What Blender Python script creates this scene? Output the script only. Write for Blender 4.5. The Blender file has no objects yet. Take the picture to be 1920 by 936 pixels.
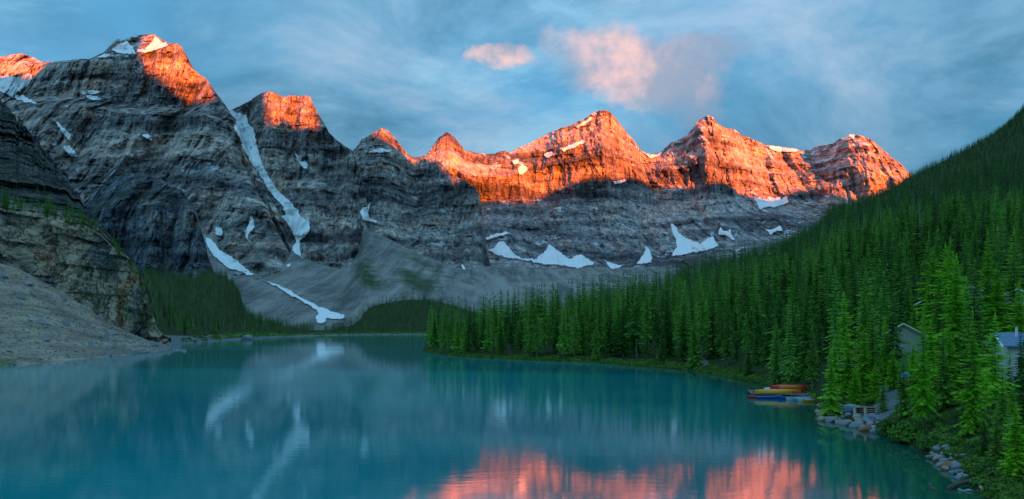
import bpy, math, random
import numpy as np
from mathutils import Vector, Matrix, Euler
from mathutils.bvhtree import BVHTree

random.seed(7)
rng = np.random.default_rng(7)
R = math.radians
scn = bpy.context.scene
COL = scn.collection

# ------------------------------------------------------------------ camera, sky, sun, exposure
F, YH, EYE = 1400.0, 612.0, 10.0          # focal length in pixels of a 1920 px wide picture, horizon row, eye height above the lake
cam_data = bpy.data.cameras.new('camera')
cam = bpy.data.objects.new('camera', cam_data)
COL.objects.link(cam)
cam.location = (0, 0, EYE)
cam.rotation_euler = (R(90), 0, 0)
cam_data.sensor_width = 36.0
cam_data.lens = 36.0 * F / 1920.0
cam_data.shift_y = (YH - 468.0) / 1920.0
cam_data.clip_start = 0.5
cam_data.clip_end = 60000.0
scn.camera = cam

SUN_EL, SUN_AZ = R(3.5), R(21.0)          # azimuth: to the right of straight behind the camera
SUN_DIR = Vector((math.sin(SUN_AZ) * math.cos(SUN_EL), -math.cos(SUN_AZ) * math.cos(SUN_EL), math.sin(SUN_EL)))
SKY_STRENGTH = 0.15
EXPOSURE = 2.3
SUN_STRENGTH = 5.0
SUN_COLOR = (1.0, 0.145, 0.005)

scn.view_settings.view_transform = 'Standard'
scn.view_settings.look = 'None'
scn.view_settings.gamma = 1.0
scn.view_settings.exposure = EXPOSURE
scn.view_settings.use_curve_mapping = False
scn.cycles.max_bounces = 8
scn.cycles.diffuse_bounces = 6
scn.cycles.glossy_bounces = 3
scn.cycles.transparent_max_bounces = 6
scn.cycles.use_denoising = True

sun_data = bpy.data.lights.new('sun', 'SUN')
sun = bpy.data.objects.new('sun', sun_data)
COL.objects.link(sun)
sun_data.energy = SUN_STRENGTH
sun_data.angle = R(0.25)
sun_data.color = SUN_COLOR
sun.rotation_euler = (-SUN_DIR).to_track_quat('-Z', 'Y').to_euler()


# ------------------------------------------------------------------ node helpers
class NT:
    """Short-hand for wiring a node tree."""
    def __init__(self, tree):
        self.t = tree
        tree.nodes.clear()

    def n(self, typ, props=None, **ins):
        nd = self.t.nodes.new(typ)
        for k, v in (props or {}).items():
            setattr(nd, k, v)
        for k, v in ins.items():
            key = int(k[1:]) if k[0] == 'i' and k[1:].isdigit() else k.replace('_', ' ')
            s = nd.inputs[key]
            if isinstance(v, bpy.types.NodeSocket):
                self.t.links.new(v, s)
            else:
                s.default_value = v
        return nd

    def m(self, op, a, b=0.0, c=0.0, clamp=False):
        return self.n('ShaderNodeMath', {'operation': op, 'use_clamp': clamp}, i0=a, i1=b, i2=c).outputs[0]

    def v(self, op, a, b=(0, 0, 0)):
        nd = self.n('ShaderNodeVectorMath', {'operation': op}, i0=a)
        if op == 'SCALE':
            if isinstance(b, bpy.types.NodeSocket):
                self.t.links.new(b, nd.inputs['Scale'])
            else:
                nd.inputs['Scale'].default_value = b
        elif isinstance(b, bpy.types.NodeSocket):
            self.t.links.new(b, nd.inputs[1])
        else:
            nd.inputs[1].default_value = b
        return nd.outputs[0]

    def mix(self, f, a, b, blend='MIX'):
        nd = self.t.nodes.new('ShaderNodeMix')
        nd.data_type = 'RGBA'
        nd.blend_type = blend
        for i, v in ((0, f), (6, a), (7, b)):
            if isinstance(v, bpy.types.NodeSocket):
                self.t.links.new(v, nd.inputs[i])
            elif i:
                nd.inputs[i].default_value = (*v[:3], 1)
            else:
                nd.inputs[i].default_value = v
        return nd.outputs[2]

    def noise(self, vec, scale=1.0, detail=4.0, rough=0.55, dist=0.0):
        return self.n('ShaderNodeTexNoise', None, Vector=vec, Scale=scale, Detail=detail, Roughness=rough, Distortion=dist).outputs[0]

    def step(self, x, lo, hi):
        nd = self.n('ShaderNodeMapRange', {'interpolation_type': 'SMOOTHSTEP'}, Value=x)
        nd.inputs['From Min'].default_value = lo
        nd.inputs['From Max'].default_value = hi
        return nd.outputs[0]

    def ramp(self, x, stops):
        nd = self.n('ShaderNodeValToRGB', None, Fac=x)
        el = nd.color_ramp.elements
        while len(el) < len(stops):
            el.new(0.5)
        for e, (p, c) in zip(el, stops):
            e.position = p
            e.color = (*c, 1)
        return nd.outputs[0]

    def xyz(self, v):
        return self.n('ShaderNodeSeparateXYZ', None, Vector=v).outputs

    def vec(self, x, y, z):
        return self.n('ShaderNodeCombineXYZ', None, X=x, Y=y, Z=z).outputs[0]

    def attr(self, name):
        return self.n('ShaderNodeAttribute', {'attribute_name': name}).outputs['Fac']


# ------------------------------------------------------------------ world: low-sun sky with broken cloud
world = bpy.data.worlds.new('World')
scn.world = world
world.use_nodes = True
w = NT(world.node_tree)
sky = w.n('ShaderNodeTexSky', {'sky_type': 'NISHITA', 'sun_disc': False, 'sun_elevation': SUN_EL,
                               'sun_rotation': math.atan2(SUN_DIR.x, SUN_DIR.y), 'altitude': 1900.0,
                               'air_density': 1.0, 'dust_density': 0.3, 'ozone_density': 2.0})
d = w.n('ShaderNodeTexCoord').outputs['Generated']
dx, dy, dz = w.xyz(d)
CL = 1.55 / (SKY_STRENGTH * 2.0 ** EXPOSURE)      # cloud colours below are as displayed


def disp(c):
    return tuple(v * CL for v in c)


base = w.mix(1.0, sky.outputs[0], (0.26, 0.36, 0.36), 'MULTIPLY')
base = w.mix(0.6, base, disp((0.085, 0.34, 0.62)))
hz = w.m('ADD', w.m('MAXIMUM', dz, 0.0), 0.34)
cp = w.vec(w.m('DIVIDE', dx, hz), w.m('DIVIDE', dy, hz), 0.0)
cpr = w.n('ShaderNodeMapping', None, Vector=cp, Rotation=(0, 0, R(-24)), Scale=(1.05, 1.45, 1.0), Location=(3.1, 1.7, 0)).outputs[0]
n1 = w.noise(cpr, 1.0, 6.0, 0.50, 0.25)
n2 = w.noise(w.v('ADD', cpr, (7.3, 2.2, 0)), 1.8, 9.0, 0.62, 0.5)
n3 = w.noise(w.v('ADD', cpr, (1.0, 9.0, 4.0)), 1.5, 8.0, 0.62, 0.5)
cover = w.step(w.m('ADD', w.m('MULTIPLY', n1, 0.7), w.m('MULTIPLY', n2, 0.3)), 0.34, 0.58)
grey = w.ramp(n2, [(0.40, disp((0.048, 0.150, 0.240))), (0.52, disp((0.110, 0.245, 0.370))), (0.65, disp((0.225, 0.330, 0.445)))])
over = w.m('DIVIDE', w.m('ADD', 1.0, w.m('MULTIPLY', w.m('MAXIMUM', dz, 0.0), 2.0)), 1.55)   # overcast sky: brightness (1 + 2 sin h) / 3 of the zenith
grey = w.v('SCALE', grey, over)
skyc = w.mix(w.m('ADD', 0.35, w.m('MULTIPLY', cover, 0.60)), base, grey)
veil = w.step(n3, 0.50, 0.68)
skyc = w.mix(w.m('MULTIPLY', veil, 0.42), skyc, w.v('SCALE', w.n('ShaderNodeRGB').outputs[0], over))
veil_rgb = [n for n in world.node_tree.nodes if n.bl_idname == 'ShaderNodeRGB'][0]
veil_rgb.outputs[0].default_value = (*disp((0.26, 0.49, 0.62)), 1)
# sun-touched cumulus ahead
ys = w.m('MAXIMUM', dy, 0.02)
ta = w.m('DIVIDE', dx, ys)
tb = w.m('DIVIDE', dz, ys)
ahead = w.step(dy, 0.05, 0.2)
tc = w.vec(ta, tb, 0.0)
wob = w.v('SUBTRACT', w.n('ShaderNodeTexNoise', None, Vector=tc, Scale=7.0, Detail=7.0, Roughness=0.62).outputs[1], (0.5, 0.5, 0.5))
tw = w.v('ADD', tc, w.v('SCALE', wob, 0.13))
twx, twy, _ = w.xyz(tw)


def puff(px, py, rx, ry, tilt=0.0):
    ux = w.m('SUBTRACT', twx, (px - 960) / F)
    uy = w.m('SUBTRACT', twy, (YH - py) / F)
    c, s = math.cos(tilt), math.sin(tilt)
    vx = w.m('ADD', w.m('MULTIPLY', ux, c), w.m('MULTIPLY', uy, s))
    vy = w.m('SUBTRACT', w.m('MULTIPLY', uy, c), w.m('MULTIPLY', ux, s))
    q = w.m('ADD', w.m('POWER', w.m('ABSOLUTE', w.m('DIVIDE', vx, rx / F)), 2.0), w.m('POWER', w.m('ABSOLUTE', w.m('DIVIDE', vy, ry / F)), 2.0))
    return w.m('MULTIPLY', w.step(w.m('SUBTRACT', 1.0, q), 0.0, 0.85), ahead)


lump = w.noise(tc, 11.0, 6.0, 0.6)
p1 = puff(1185, 112, 185, 92, -0.18)
p2 = puff(1300, 92, 120, 45, 0.10)
p3 = puff(940, 114, 80, 34, 0.08)
p4 = puff(1285, 165, 95, 70, -0.6)
p5 = puff(1060, 75, 60, 40, 0.0)
pink = w.m('MAXIMUM', w.m('MAXIMUM', p1, p3), w.m('MULTIPLY', p5, 0.4))
dull = w.m('MAXIMUM', w.m('MULTIPLY', p2, 0.7), w.m('MULTIPLY', p4, 0.7))
skyc = w.mix(w.m('MULTIPLY', dull, w.m('ADD', 0.45, w.m('MULTIPLY', lump, 0.8)), clamp=True), skyc, disp((0.21, 0.25, 0.34)))
glow = w.mix(w.step(lump, 0.38, 0.64), disp((0.26, 0.28, 0.36)), disp((0.66, 0.43, 0.41)))
skyc = w.mix(w.m('MULTIPLY', pink, w.m('ADD', 0.35, w.m('MULTIPLY', lump, 0.95)), clamp=True), skyc, glow)
bg = w.n('ShaderNodeBackground', None, Color=skyc, Strength=SKY_STRENGTH)
w.n('ShaderNodeOutputWorld', None, Surface=bg.outputs[0])


# ------------------------------------------------------------------ numpy noise
_perm = np.random.default_rng(3).permutation(512).astype(np.int64)
_perm = np.concatenate([_perm, _perm, _perm])
_g = np.random.default_rng(5).normal(size=(512, 3))
_g /= np.linalg.norm(_g, axis=1)[:, None]


def perlin(x, y, z):
    x, y, z = np.broadcast_arrays(np.asarray(x, float), np.asarray(y, float), np.asarray(z, float))
    xi, yi, zi = np.floor(x).astype(np.int64), np.floor(y).astype(np.int64), np.floor(z).astype(np.int64)
    fx, fy, fz = x - xi, y - yi, z - zi
    sx, sy, sz = (f * f * f * (f * (f * 6 - 15) + 10) for f in (fx, fy, fz))
    out = 0
    for i in (0, 1):
        wx = sx if i else 1 - sx
        for j in (0, 1):
            wy = sy if j else 1 - sy
            for k in (0, 1):
                wz = sz if k else 1 - sz
                h = _perm[(_perm[(_perm[(xi + i) & 511] + yi + j) & 511] + zi + k) & 511]
                g = _g[h]
                out = out + wx * wy * wz * (g[..., 0] * (fx - i) + g[..., 1] * (fy - j) + g[..., 2] * (fz - k))
    return out * 1.5


def fbm(x, y, z, octv=4, gain=0.5, ridged=False):
    s, a, tot = 0.0, 1.0, 0.0
    for o in range(octv):
        p = perlin(x * 2 ** o + 17.3 * o, y * 2 ** o + 5.1 * o, z * 2 ** o + 9.7 * o)
        if ridged:
            p = 1 - 2 * np.abs(p)
        s = s + a * p
        tot += a
        a *= gain
    return s / tot


def cells(a, b, seed):
    """A random value per unit cell of (a, b), rows of cells shifted like coursed blocks."""
    j = np.floor(b).astype(np.int64)
    i = np.floor(a + 0.37 * _perm[(j + 31) & 511] / 51.0).astype(np.int64)
    return _perm[(_perm[(i + int(seed * 13)) & 511] + j) & 511] / 511.0 - 0.5


def sstep(x, a, b):
    t = np.clip((x - a) / (b - a), 0, 1)
    return t * t * (3 - 2 * t)


# ------------------------------------------------------------------ mesh helpers
def mesh_np(name, verts, faces, mats=(), smooth=False, mat_idx=None):
    """faces: an (n,3) or (n,4) int array."""
    verts = np.asarray(verts, np.float32)
    faces = np.asarray(faces, np.int32)
    me = bpy.data.meshes.new(name)
    k = faces.shape[1]
    me.vertices.add(len(verts))
    me.vertices.foreach_set('co', verts.ravel())
    me.loops.add(faces.size)
    me.loops.foreach_set('vertex_index', faces.ravel())
    me.polygons.add(len(faces))
    me.polygons.foreach_set('loop_start', np.arange(len(faces), dtype=np.int32) * k)
    for m in mats:
        me.materials.append(m)
    if mat_idx is not None:
        me.polygons.foreach_set('material_index', np.asarray(mat_idx, np.int32))
    me.update(calc_edges=True)
    me.validate()
    me.polygons.foreach_set('use_smooth', np.full(len(me.polygons), smooth, dtype=bool))
    if name in ('crown', 'forest_conifer', 'shrub_leaves', 'bush_foliage'):
        a = me.attributes.new('tone', 'FLOAT', 'FACE')
        a.data.foreach_set('value', np.random.default_rng(len(faces)).random(len(me.polygons)).astype(np.float32))
    return me


def add_attr(me, name, vals):
    a = me.attributes.new(name, 'FLOAT', 'POINT')
    a.data.foreach_set('value', np.asarray(vals, np.float32).ravel())


def link(name, me, parent=None, loc=None, rot=None):
    o = bpy.data.objects.new(name, me)
    COL.objects.link(o)
    if parent is not None:
        o.parent = parent
    if loc is not None:
        o.location = loc
    if rot is not None:
        o.rotation_euler = rot
    return o


def tag(o, label=None, cat=None, group=None, kind=None):
    for k, v in (('label', label), ('category', cat), ('group', group), ('kind', kind)):
        if v:
            o[k] = v
    return o


def empty(name, loc, rz=0.0, scale=1.0):
    o = bpy.data.objects.new(name, None)
    COL.objects.link(o)
    o.location = loc
    o.rotation_euler = (0, 0, rz)
    o.scale = (scale,) * 3
    o.empty_display_size = 0.2
    return o


class MB:
    """Collects boxes, bars, tubes and lofts into one mesh."""
    def __init__(self):
        self.v, self.f = [], []

    def box(self, cx, cy, cz, sx, sy, sz, rz=0.0, rot=None, taper=1.0):
        M = rot or Matrix.Rotation(rz, 3, 'Z')
        b = len(self.v)
        for z in (-1, 1):
            k = taper if z > 0 else 1.0
            for x, y in ((-1, -1), (1, -1), (1, 1), (-1, 1)):
                p = M @ Vector((x * sx / 2 * k, y * sy / 2 * k, z * sz / 2))
                self.v.append((p.x + cx, p.y + cy, p.z + cz))
        for q in ((0, 3, 2, 1), (4, 5, 6, 7), (0, 1, 5, 4), (1, 2, 6, 5), (2, 3, 7, 6), (3, 0, 4, 7)):
            self.f.append(tuple(b + i for i in q))
        return self

    def quad(self, a, b_, c, d_):
        b = len(self.v)
        self.v += [tuple(a), tuple(b_), tuple(c), tuple(d_)]
        self.f.append((b, b + 1, b + 2, b + 3))
        return self

    def tube(self, pts, radii, n=7, wob=0.0, cap=True):
        pts = [Vector(p) for p in pts]
        b0 = len(self.v)
        for i, p in enumerate(pts):
            t = (pts[min(i + 1, len(pts) - 1)] - pts[max(i - 1, 0)]).normalized()
            a = t.cross(Vector((0, 0, 1)) if abs(t.z) < 0.9 else Vector((1, 0, 0))).normalized()
            c = t.cross(a)
            for k in range(n):
                an = 2 * math.pi * k / n
                r = radii[i] * (1 + wob * math.sin(3 * an + 5 * i))
                q = p + a * (math.cos(an) * r) + c * (math.sin(an) * r)
                self.v.append(tuple(q))
        for i in range(len(pts) - 1):
            for k in range(n):
                k2 = (k + 1) % n
                self.f.append((b0 + i * n + k, b0 + i * n + k2, b0 + (i + 1) * n + k2, b0 + (i + 1) * n + k))
        if cap:
            self.f.append(tuple(b0 + k for k in reversed(range(n))))
            self.f.append(tuple(b0 + (len(pts) - 1) * n + k for k in range(n)))
        return self

    def mesh(self, name, mat, smooth=False):
        me = bpy.data.meshes.new(name)
        me.from_pydata(self.v, [], self.f)
        me.materials.append(mat)
        me.update()
        if smooth:
            me.polygons.foreach_set('use_smooth', np.ones(len(me.polygons), dtype=bool))
        return me

    def build(self, name, mat, parent=None, loc=None, rot=None, smooth=False):
        return link(name, self.mesh(name, mat, smooth), parent, loc, rot)


def at(px, py, D):
    """The point at planar depth D whose picture position is (px, py)."""
    return Vector(((px - 960) / F * D, D, EYE + (YH - py) / F * D))


# ------------------------------------------------------------------ materials
def new_mat(name):
    m = bpy.data.materials.new(name)
    m.use_nodes = True
    return m, NT(m.node_tree)


def finish(t, color, rough=0.9, bump=None, bump_s=0.5, bump_d=1.0, spec=0.2, metallic=0.0):
    p = t.n('ShaderNodeBsdfPrincipled', None, Roughness=rough)
    if isinstance(color, bpy.types.NodeSocket):
        t.t.links.new(color, p.inputs['Base Color'])
    else:
        p.inputs['Base Color'].default_value = (*color, 1)
    p.inputs['Specular IOR Level'].default_value = spec
    p.inputs['Metallic'].default_value = metallic
    if bump is not None:
        b = t.n('ShaderNodeBump', None, Strength=bump_s, Distance=bump_d, Height=bump)
        t.t.links.new(b.outputs[0], p.inputs['Normal'])
    t.n('ShaderNodeOutputMaterial', None, Surface=p.outputs[0])
    return p


def simple_mat(name, c, rough=0.7, var=0.25, scale=6.0, spec=0.3, grain=None):
    m, t = new_mat(name)
    pos = t.n('ShaderNodeTexCoord').outputs['Object']
    if grain:
        pos = t.v('MULTIPLY', pos, grain)
    n = t.noise(pos, scale, 5.0, 0.6)
    col = t.mix(n, tuple(x * (1 - var) for x in c), tuple(min(1, x * (1 + var)) for x in c))
    finish(t, col, rough, n, 0.25, 0.02, spec)
    return m


def rock_mat(name, dark, mid, light, tint, sc=1.0, snow=0.0, snow_z=(600, 900), tint_amt=0.5, dip=(0.0, 0.0), veg=0.0):
    """Bedded limestone: warped beds, water streaks, stained patches, snow lying on ledges high up."""
    m, t = new_mat(name)
    pos = t.n('ShaderNodeNewGeometry').outputs['Position']
    x, y, z = t.xyz(pos)
    warp = t.noise(t.v('SCALE', pos, 0.004 * sc), 1.0, 4.0, 0.55)
    zz = t.m('ADD', t.m('ADD', z, t.m('MULTIPLY', warp, 60.0 / sc)), t.m('ADD', t.m('MULTIPLY', x, dip[0]), t.m('MULTIPLY', y, dip[1])))
    beds = t.noise(t.vec(t.m('MULTIPLY', x, 0.004 * sc), t.m('MULTIPLY', y, 0.004 * sc), t.m('MULTIPLY', zz, 0.045 * sc)), 1.0, 7.0, 0.68)
    thick = t.noise(t.vec(t.m('MULTIPLY', x, 0.0012 * sc), t.m('MULTIPLY', y, 0.0012 * sc), t.m('MULTIPLY', zz, 0.011 * sc)), 1.0, 4.0, 0.55)
    streak = t.noise(t.vec(t.m('MULTIPLY', x, 0.05 * sc), t.m('MULTIPLY', y, 0.02 * sc), t.m('MULTIPLY', z, 0.008 * sc)), 1.0, 7.0, 0.68, 0.8)
    patch = t.noise(t.v('SCALE', pos, 0.0065 * sc), 1.0, 5.0, 0.6, 0.6)
    fine = t.noise(t.v('SCALE', pos, 0.06 * sc), 1.0, 8.0, 0.72)
    wv = t.v('ADD', t.vec(t.m('MULTIPLY', x, 0.038 * sc), t.m('MULTIPLY', y, 0.014 * sc), t.m('MULTIPLY', zz, 0.020 * sc)), t.v('SCALE', t.n('ShaderNodeTexNoise', None, Vector=t.v('SCALE', pos, 0.03 * sc), Scale=1.0, Detail=4.0).outputs[1], 1.3))
    cell = t.n('ShaderNodeTexVoronoi', None, Vector=wv, Scale=1.0)
    edge = t.n('ShaderNodeTexVoronoi', {'feature': 'DISTANCE_TO_EDGE'}, Vector=wv, Scale=1.0).outputs['Distance']
    block = t.xyz(cell.outputs['Color'])[0]
    tone = t.m('ADD', t.m('ADD', t.m('MULTIPLY', beds, 0.24), t.m('MULTIPLY', streak, 0.32)), t.m('ADD', t.m('MULTIPLY', fine, 0.14), t.m('ADD', t.m('MULTIPLY', thick, 0.20), t.m('ADD', 0.025, t.m('MULTIPLY', block, 0.05)))))
    col = t.ramp(tone, [(0.42, dark), (0.50, mid), (0.585, light)])
    col = t.mix(t.m('MULTIPLY', t.step(patch, 0.47, 0.64), tint_amt), col, t.mix(1.0, col, tint, 'MULTIPLY'))
    col = t.mix(1.0, col, t.ramp(thick, [(0.38, (0.55, 0.56, 0.58)), (0.49, (1.0, 1.0, 1.0)), (0.60, (1.35, 1.30, 1.24))]), 'MULTIPLY')
    crack = t.m('MULTIPLY', t.step(beds, 0.40, 0.32), 0.75)
    col = t.mix(crack, col, tuple(c * 0.4 for c in dark))
    crk2 = t.m('MULTIPLY', t.step(streak, 0.425, 0.35), 0.8)
    col = t.mix(crk2, col, tuple(c * 0.4 for c in dark))
    joint = t.m('MULTIPLY', t.step(edge, 0.09, 0.01), t.step(fine, 0.42, 0.58))
    col = t.mix(t.m('MULTIPLY', joint, 0.75), col, tuple(c * 0.4 for c in dark))  # shade inside cracks, with weathering, put into the colour along joints
    nz = t.xyz(t.n('ShaderNodeNewGeometry').outputs['True Normal'])[2]
    if veg:
        g = t.m('MULTIPLY', t.step(nz, 0.35, 0.7), t.step(t.noise(t.v('SCALE', pos, 0.03 * sc), 1.0, 6.0, 0.7), 0.45, 0.58))
        col = t.mix(t.m('MULTIPLY', g, veg), col, (0.030, 0.060, 0.022))
    if snow:
        sn = t.noise(t.v('SCALE', pos, 0.012), 1.0, 6.0, 0.62, 0.3)
        mask = t.m('MULTIPLY', t.step(nz, 0.38, 0.62), t.step(t.m('ADD', sn, t.m('MULTIPLY', t.step(z, *snow_z), 0.10)), 0.60, 0.66))
        col = t.mix(t.m('MULTIPLY', mask, snow), col, (0.80, 0.82, 0.86))
    h = t.m('ADD', t.m('MULTIPLY', beds, 0.5), t.m('ADD', t.m('MULTIPLY', fine, 0.5), t.m('ADD', t.m('MULTIPLY', streak, 0.7), t.m('MULTIPLY', t.step(edge, 0.0, 0.25), 0.35))))
    finish(t, col, 0.92, h, 0.9, 14.0 / sc, 0.12)
    return m


MAT = {}
MAT['rock_far'] = rock_mat('rock_far', (0.08, 0.085, 0.10), (0.285, 0.282, 0.288), (0.60, 0.565, 0.54), (1.15, 0.96, 0.84), 1.0, 0.9, (700, 1200), 0.5)
MAT['rock_mid'] = rock_mat('rock_mid', (0.065, 0.07, 0.08), (0.275, 0.265, 0.26), (0.64, 0.585, 0.52), (1.20, 0.92, 0.74), 1.5, 0.6, (700, 1100), 0.6)
MAT['rock_buttress'] = rock_mat('rock_buttress', (0.05, 0.064, 0.088), (0.18, 0.21, 0.255), (0.46, 0.44, 0.42), (1.5, 1.0, 0.65), 2.4, 0.0, tint_amt=0.5, veg=0.9)
m, t = new_mat('rock_near')
pos = t.n('ShaderNodeNewGeometry').outputs['Position']
x, y, z = t.xyz(pos)
nz = t.xyz(t.n('ShaderNodeNewGeometry').outputs['True Normal'])[2]
face = t.attr('face')
col_n = t.noise(t.vec(t.m('MULTIPLY', x, 0.13), t.m('MULTIPLY', y, 0.03), t.m('MULTIPLY', z, 0.014)), 1.0, 6.0, 0.66, 0.4)
blk = t.noise(t.vec(t.m('MULTIPLY', x, 0.17), t.m('MULTIPLY', y, 0.05), t.m('MULTIPLY', z, 0.09)), 1.0, 6.0, 0.68, 0.5)
bed = t.noise(t.vec(t.m('MULTIPLY', x, 0.02), t.m('MULTIPLY', y, 0.02), t.m('MULTIPLY', z, 0.55)), 1.0, 6.0, 0.66)
fin = t.noise(t.v('SCALE', pos, 0.6), 1.0, 7.0, 0.72)
tone = t.m('ADD', t.m('MULTIPLY', col_n, 0.70), t.m('ADD', t.m('MULTIPLY', blk, 0.25), t.m('MULTIPLY', bed, 0.05)))
och = t.ramp(tone, [(0.39, (0.05, 0.055, 0.066)), (0.44, (0.26, 0.245, 0.235)), (0.49, (0.58, 0.46, 0.33)), (0.56, (0.80, 0.65, 0.45)), (0.61, (0.64, 0.32, 0.19))])
wv = t.v('ADD', t.vec(t.m('MULTIPLY', x, 0.24), t.m('MULTIPLY', y, 0.06), t.m('MULTIPLY', z, 0.055)), t.v('SCALE', t.n('ShaderNodeTexNoise', None, Vector=t.v('SCALE', pos, 0.2), Scale=1.0, Detail=4.0).outputs[1], 1.2))
edge = t.n('ShaderNodeTexVoronoi', {'feature': 'DISTANCE_TO_EDGE'}, Vector=wv, Scale=1.0).outputs['Distance']
och = t.mix(t.m('MULTIPLY', t.step(blk, 0.40, 0.33), 0.6), och, (0.03, 0.03, 0.033))
och = t.mix(t.m('MULTIPLY', t.step(edge, 0.07, 0.01), 0.7), och, (0.02, 0.02, 0.022))  # crack shade and weathering painted dark along block edges
upp0 = t.ramp(t.m('ADD', t.m('MULTIPLY', fin, 0.4), t.m('MULTIPLY', blk, 0.6)), [(0.42, (0.025, 0.030, 0.030)), (0.50, (0.12, 0.125, 0.12)), (0.58, (0.30, 0.29, 0.27))])
upp = t.mix(t.m('MULTIPLY', t.step(edge, 0.10, 0.01), 0.7), upp0, (0.012, 0.014, 0.014))  # same painted crack shade and weathering on the upper slope
col = t.mix(t.step(t.m('ADD', face, t.m('MULTIPLY', t.m('SUBTRACT', blk, 0.5), 0.6)), 0.35, 0.65), upp, och)
g = t.m('MULTIPLY', t.step(nz, 0.62, 0.85), t.step(t.noise(t.v('SCALE', pos, 0.2), 1.0, 6.0, 0.7), 0.47, 0.60))
col = t.mix(t.m('MULTIPLY', g, 0.5), col, (0.030, 0.062, 0.022))
finish(t, col, 0.92, t.m('ADD', t.step(edge, 0.0, 0.3), t.m('ADD', blk, fin)), 1.0, 2.2, 0.12)
MAT['rock_near'] = m


def scree_mat(name, c1, c2, sc, veg_c=(0.045, 0.075, 0.03)):
    m, t = new_mat(name)
    pos = t.n('ShaderNodeNewGeometry').outputs['Position']
    a = t.noise(t.v('SCALE', pos, 0.012 * sc), 1.0, 5.0, 0.6, 0.4)
    b = t.noise(t.v('SCALE', pos, 0.35 * sc), 1.0, 6.0, 0.75)
    vo = t.n('ShaderNodeTexVoronoi', None, Vector=t.v('SCALE', pos, 0.45 * sc), Scale=1.0)
    sx, sy, sz = t.xyz(pos)
    st = t.noise(t.vec(t.m('MULTIPLY', sx, 0.07 * sc), t.m('MULTIPLY', sy, 0.007 * sc), t.m('MULTIPLY', sz, 0.008 * sc)), 1.0, 6.0, 0.66, 0.4)
    f = t.m('ADD', t.m('MULTIPLY', a, 0.30), t.m('ADD', t.m('MULTIPLY', b, 0.25), t.m('MULTIPLY', st, 0.45)))
    col = t.ramp(f, [(0.43, c1), (0.57, c2)])
    stone = t.m('MULTIPLY', t.step(t.xyz(vo.outputs['Color'])[0], 0.80, 0.95), t.step(vo.outputs['Distance'], 0.45, 0.25))
    col = t.mix(t.m('MULTIPLY', stone, 0.55), col, tuple(min(0.6, c * 1.7) for c in c2))
    vg = t.attr('veg')
    vm = t.step(t.m('ADD', vg, t.m('MULTIPLY', t.m('SUBTRACT', t.noise(t.v('SCALE', pos, 0.05 * sc), 1.0, 7.0, 0.7), 0.5), 1.6)), 0.2, 0.95)
    col = t.mix(vm, col, t.mix(b, tuple(c * 0.6 for c in veg_c), tuple(c * 1.5 for c in veg_c)))
    finish(t, col, 0.95, t.m('ADD', b, t.m('MULTIPLY', stone, 0.5)), 0.6, 1.2 / sc, 0.1)
    return m


MAT['talus'] = scree_mat('talus', (0.12, 0.122, 0.115), (0.34, 0.33, 0.30), 0.6)
MAT['scree'] = scree_mat('scree', (0.17, 0.13, 0.09), (0.45, 0.37, 0.27), 3.0, (0.10, 0.14, 0.03))

m, t = new_mat('snow')
pos = t.n('ShaderNodeNewGeometry').outputs['Position']
a = t.noise(t.v('SCALE', pos, 0.03), 1.0, 6.0, 0.65, 0.5)
px_, py_, pz_ = t.xyz(pos)
b = t.noise(t.vec(t.m('MULTIPLY', px_, 0.09), t.m('MULTIPLY', py_, 0.02), t.m('MULTIPLY', pz_, 0.012)), 1.0, 5.0, 0.6)
rim = t.step(t.m('ADD', t.attr('rim'), t.m('MULTIPLY', t.m('SUBTRACT', t.noise(t.v('SCALE', pos, 0.12), 1.0, 6.0, 0.7), 0.5), 0.9)), -0.05, 0.35)
finish(t, t.mix(rim, (0.34, 0.36, 0.37), t.ramp(t.m('ADD', t.m('MULTIPLY', a, 0.5), t.m('MULTIPLY', b, 0.5)), [(0.32, (0.52, 0.62, 0.65)), (0.40, (0.84, 0.93, 0.94)), (0.6, (0.92, 0.96, 0.97))])), 0.6, t.m('ADD', a, b), 0.45, 8.0, 0.3)
MAT['snow'] = m

# forest floor: needles, low growth, bare soil, gravel track (attribute 'gravel'), lawn (attribute 'veg')
m, t = new_mat('forest_floor')
pos = t.n('ShaderNodeNewGeometry').outputs['Position']
a = t.noise(t.v('SCALE', pos, 0.15), 1.0, 6.0, 0.65)
b = t.noise(t.v('SCALE', pos, 2.2), 1.0, 6.0, 0.7)
col = t.ramp(t.m('ADD', t.m('MULTIPLY', a, 0.5), t.m('MULTIPLY', b, 0.5)), [(0.36, (0.022, 0.030, 0.012)), (0.52, (0.035, 0.062, 0.018)), (0.66, (0.085, 0.105, 0.045))])
col = t.mix(t.step(t.m('ADD', t.attr('veg'), t.m('MULTIPLY', t.m('SUBTRACT', b, 0.5), 0.7)), 0.3, 0.7), col, t.mix(b, (0.06, 0.17, 0.035), (0.13, 0.30, 0.07)))
col = t.mix(t.step(t.m('ADD', t.attr('gravel'), t.m('MULTIPLY', t.m('SUBTRACT', b, 0.5), 0.5)), 0.35, 0.65), col, t.mix(b, (0.12, 0.135, 0.15), (0.22, 0.235, 0.25)))
finish(t, col, 0.95, b, 0.7, 0.15, 0.1)
MAT['floor'] = m


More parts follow.
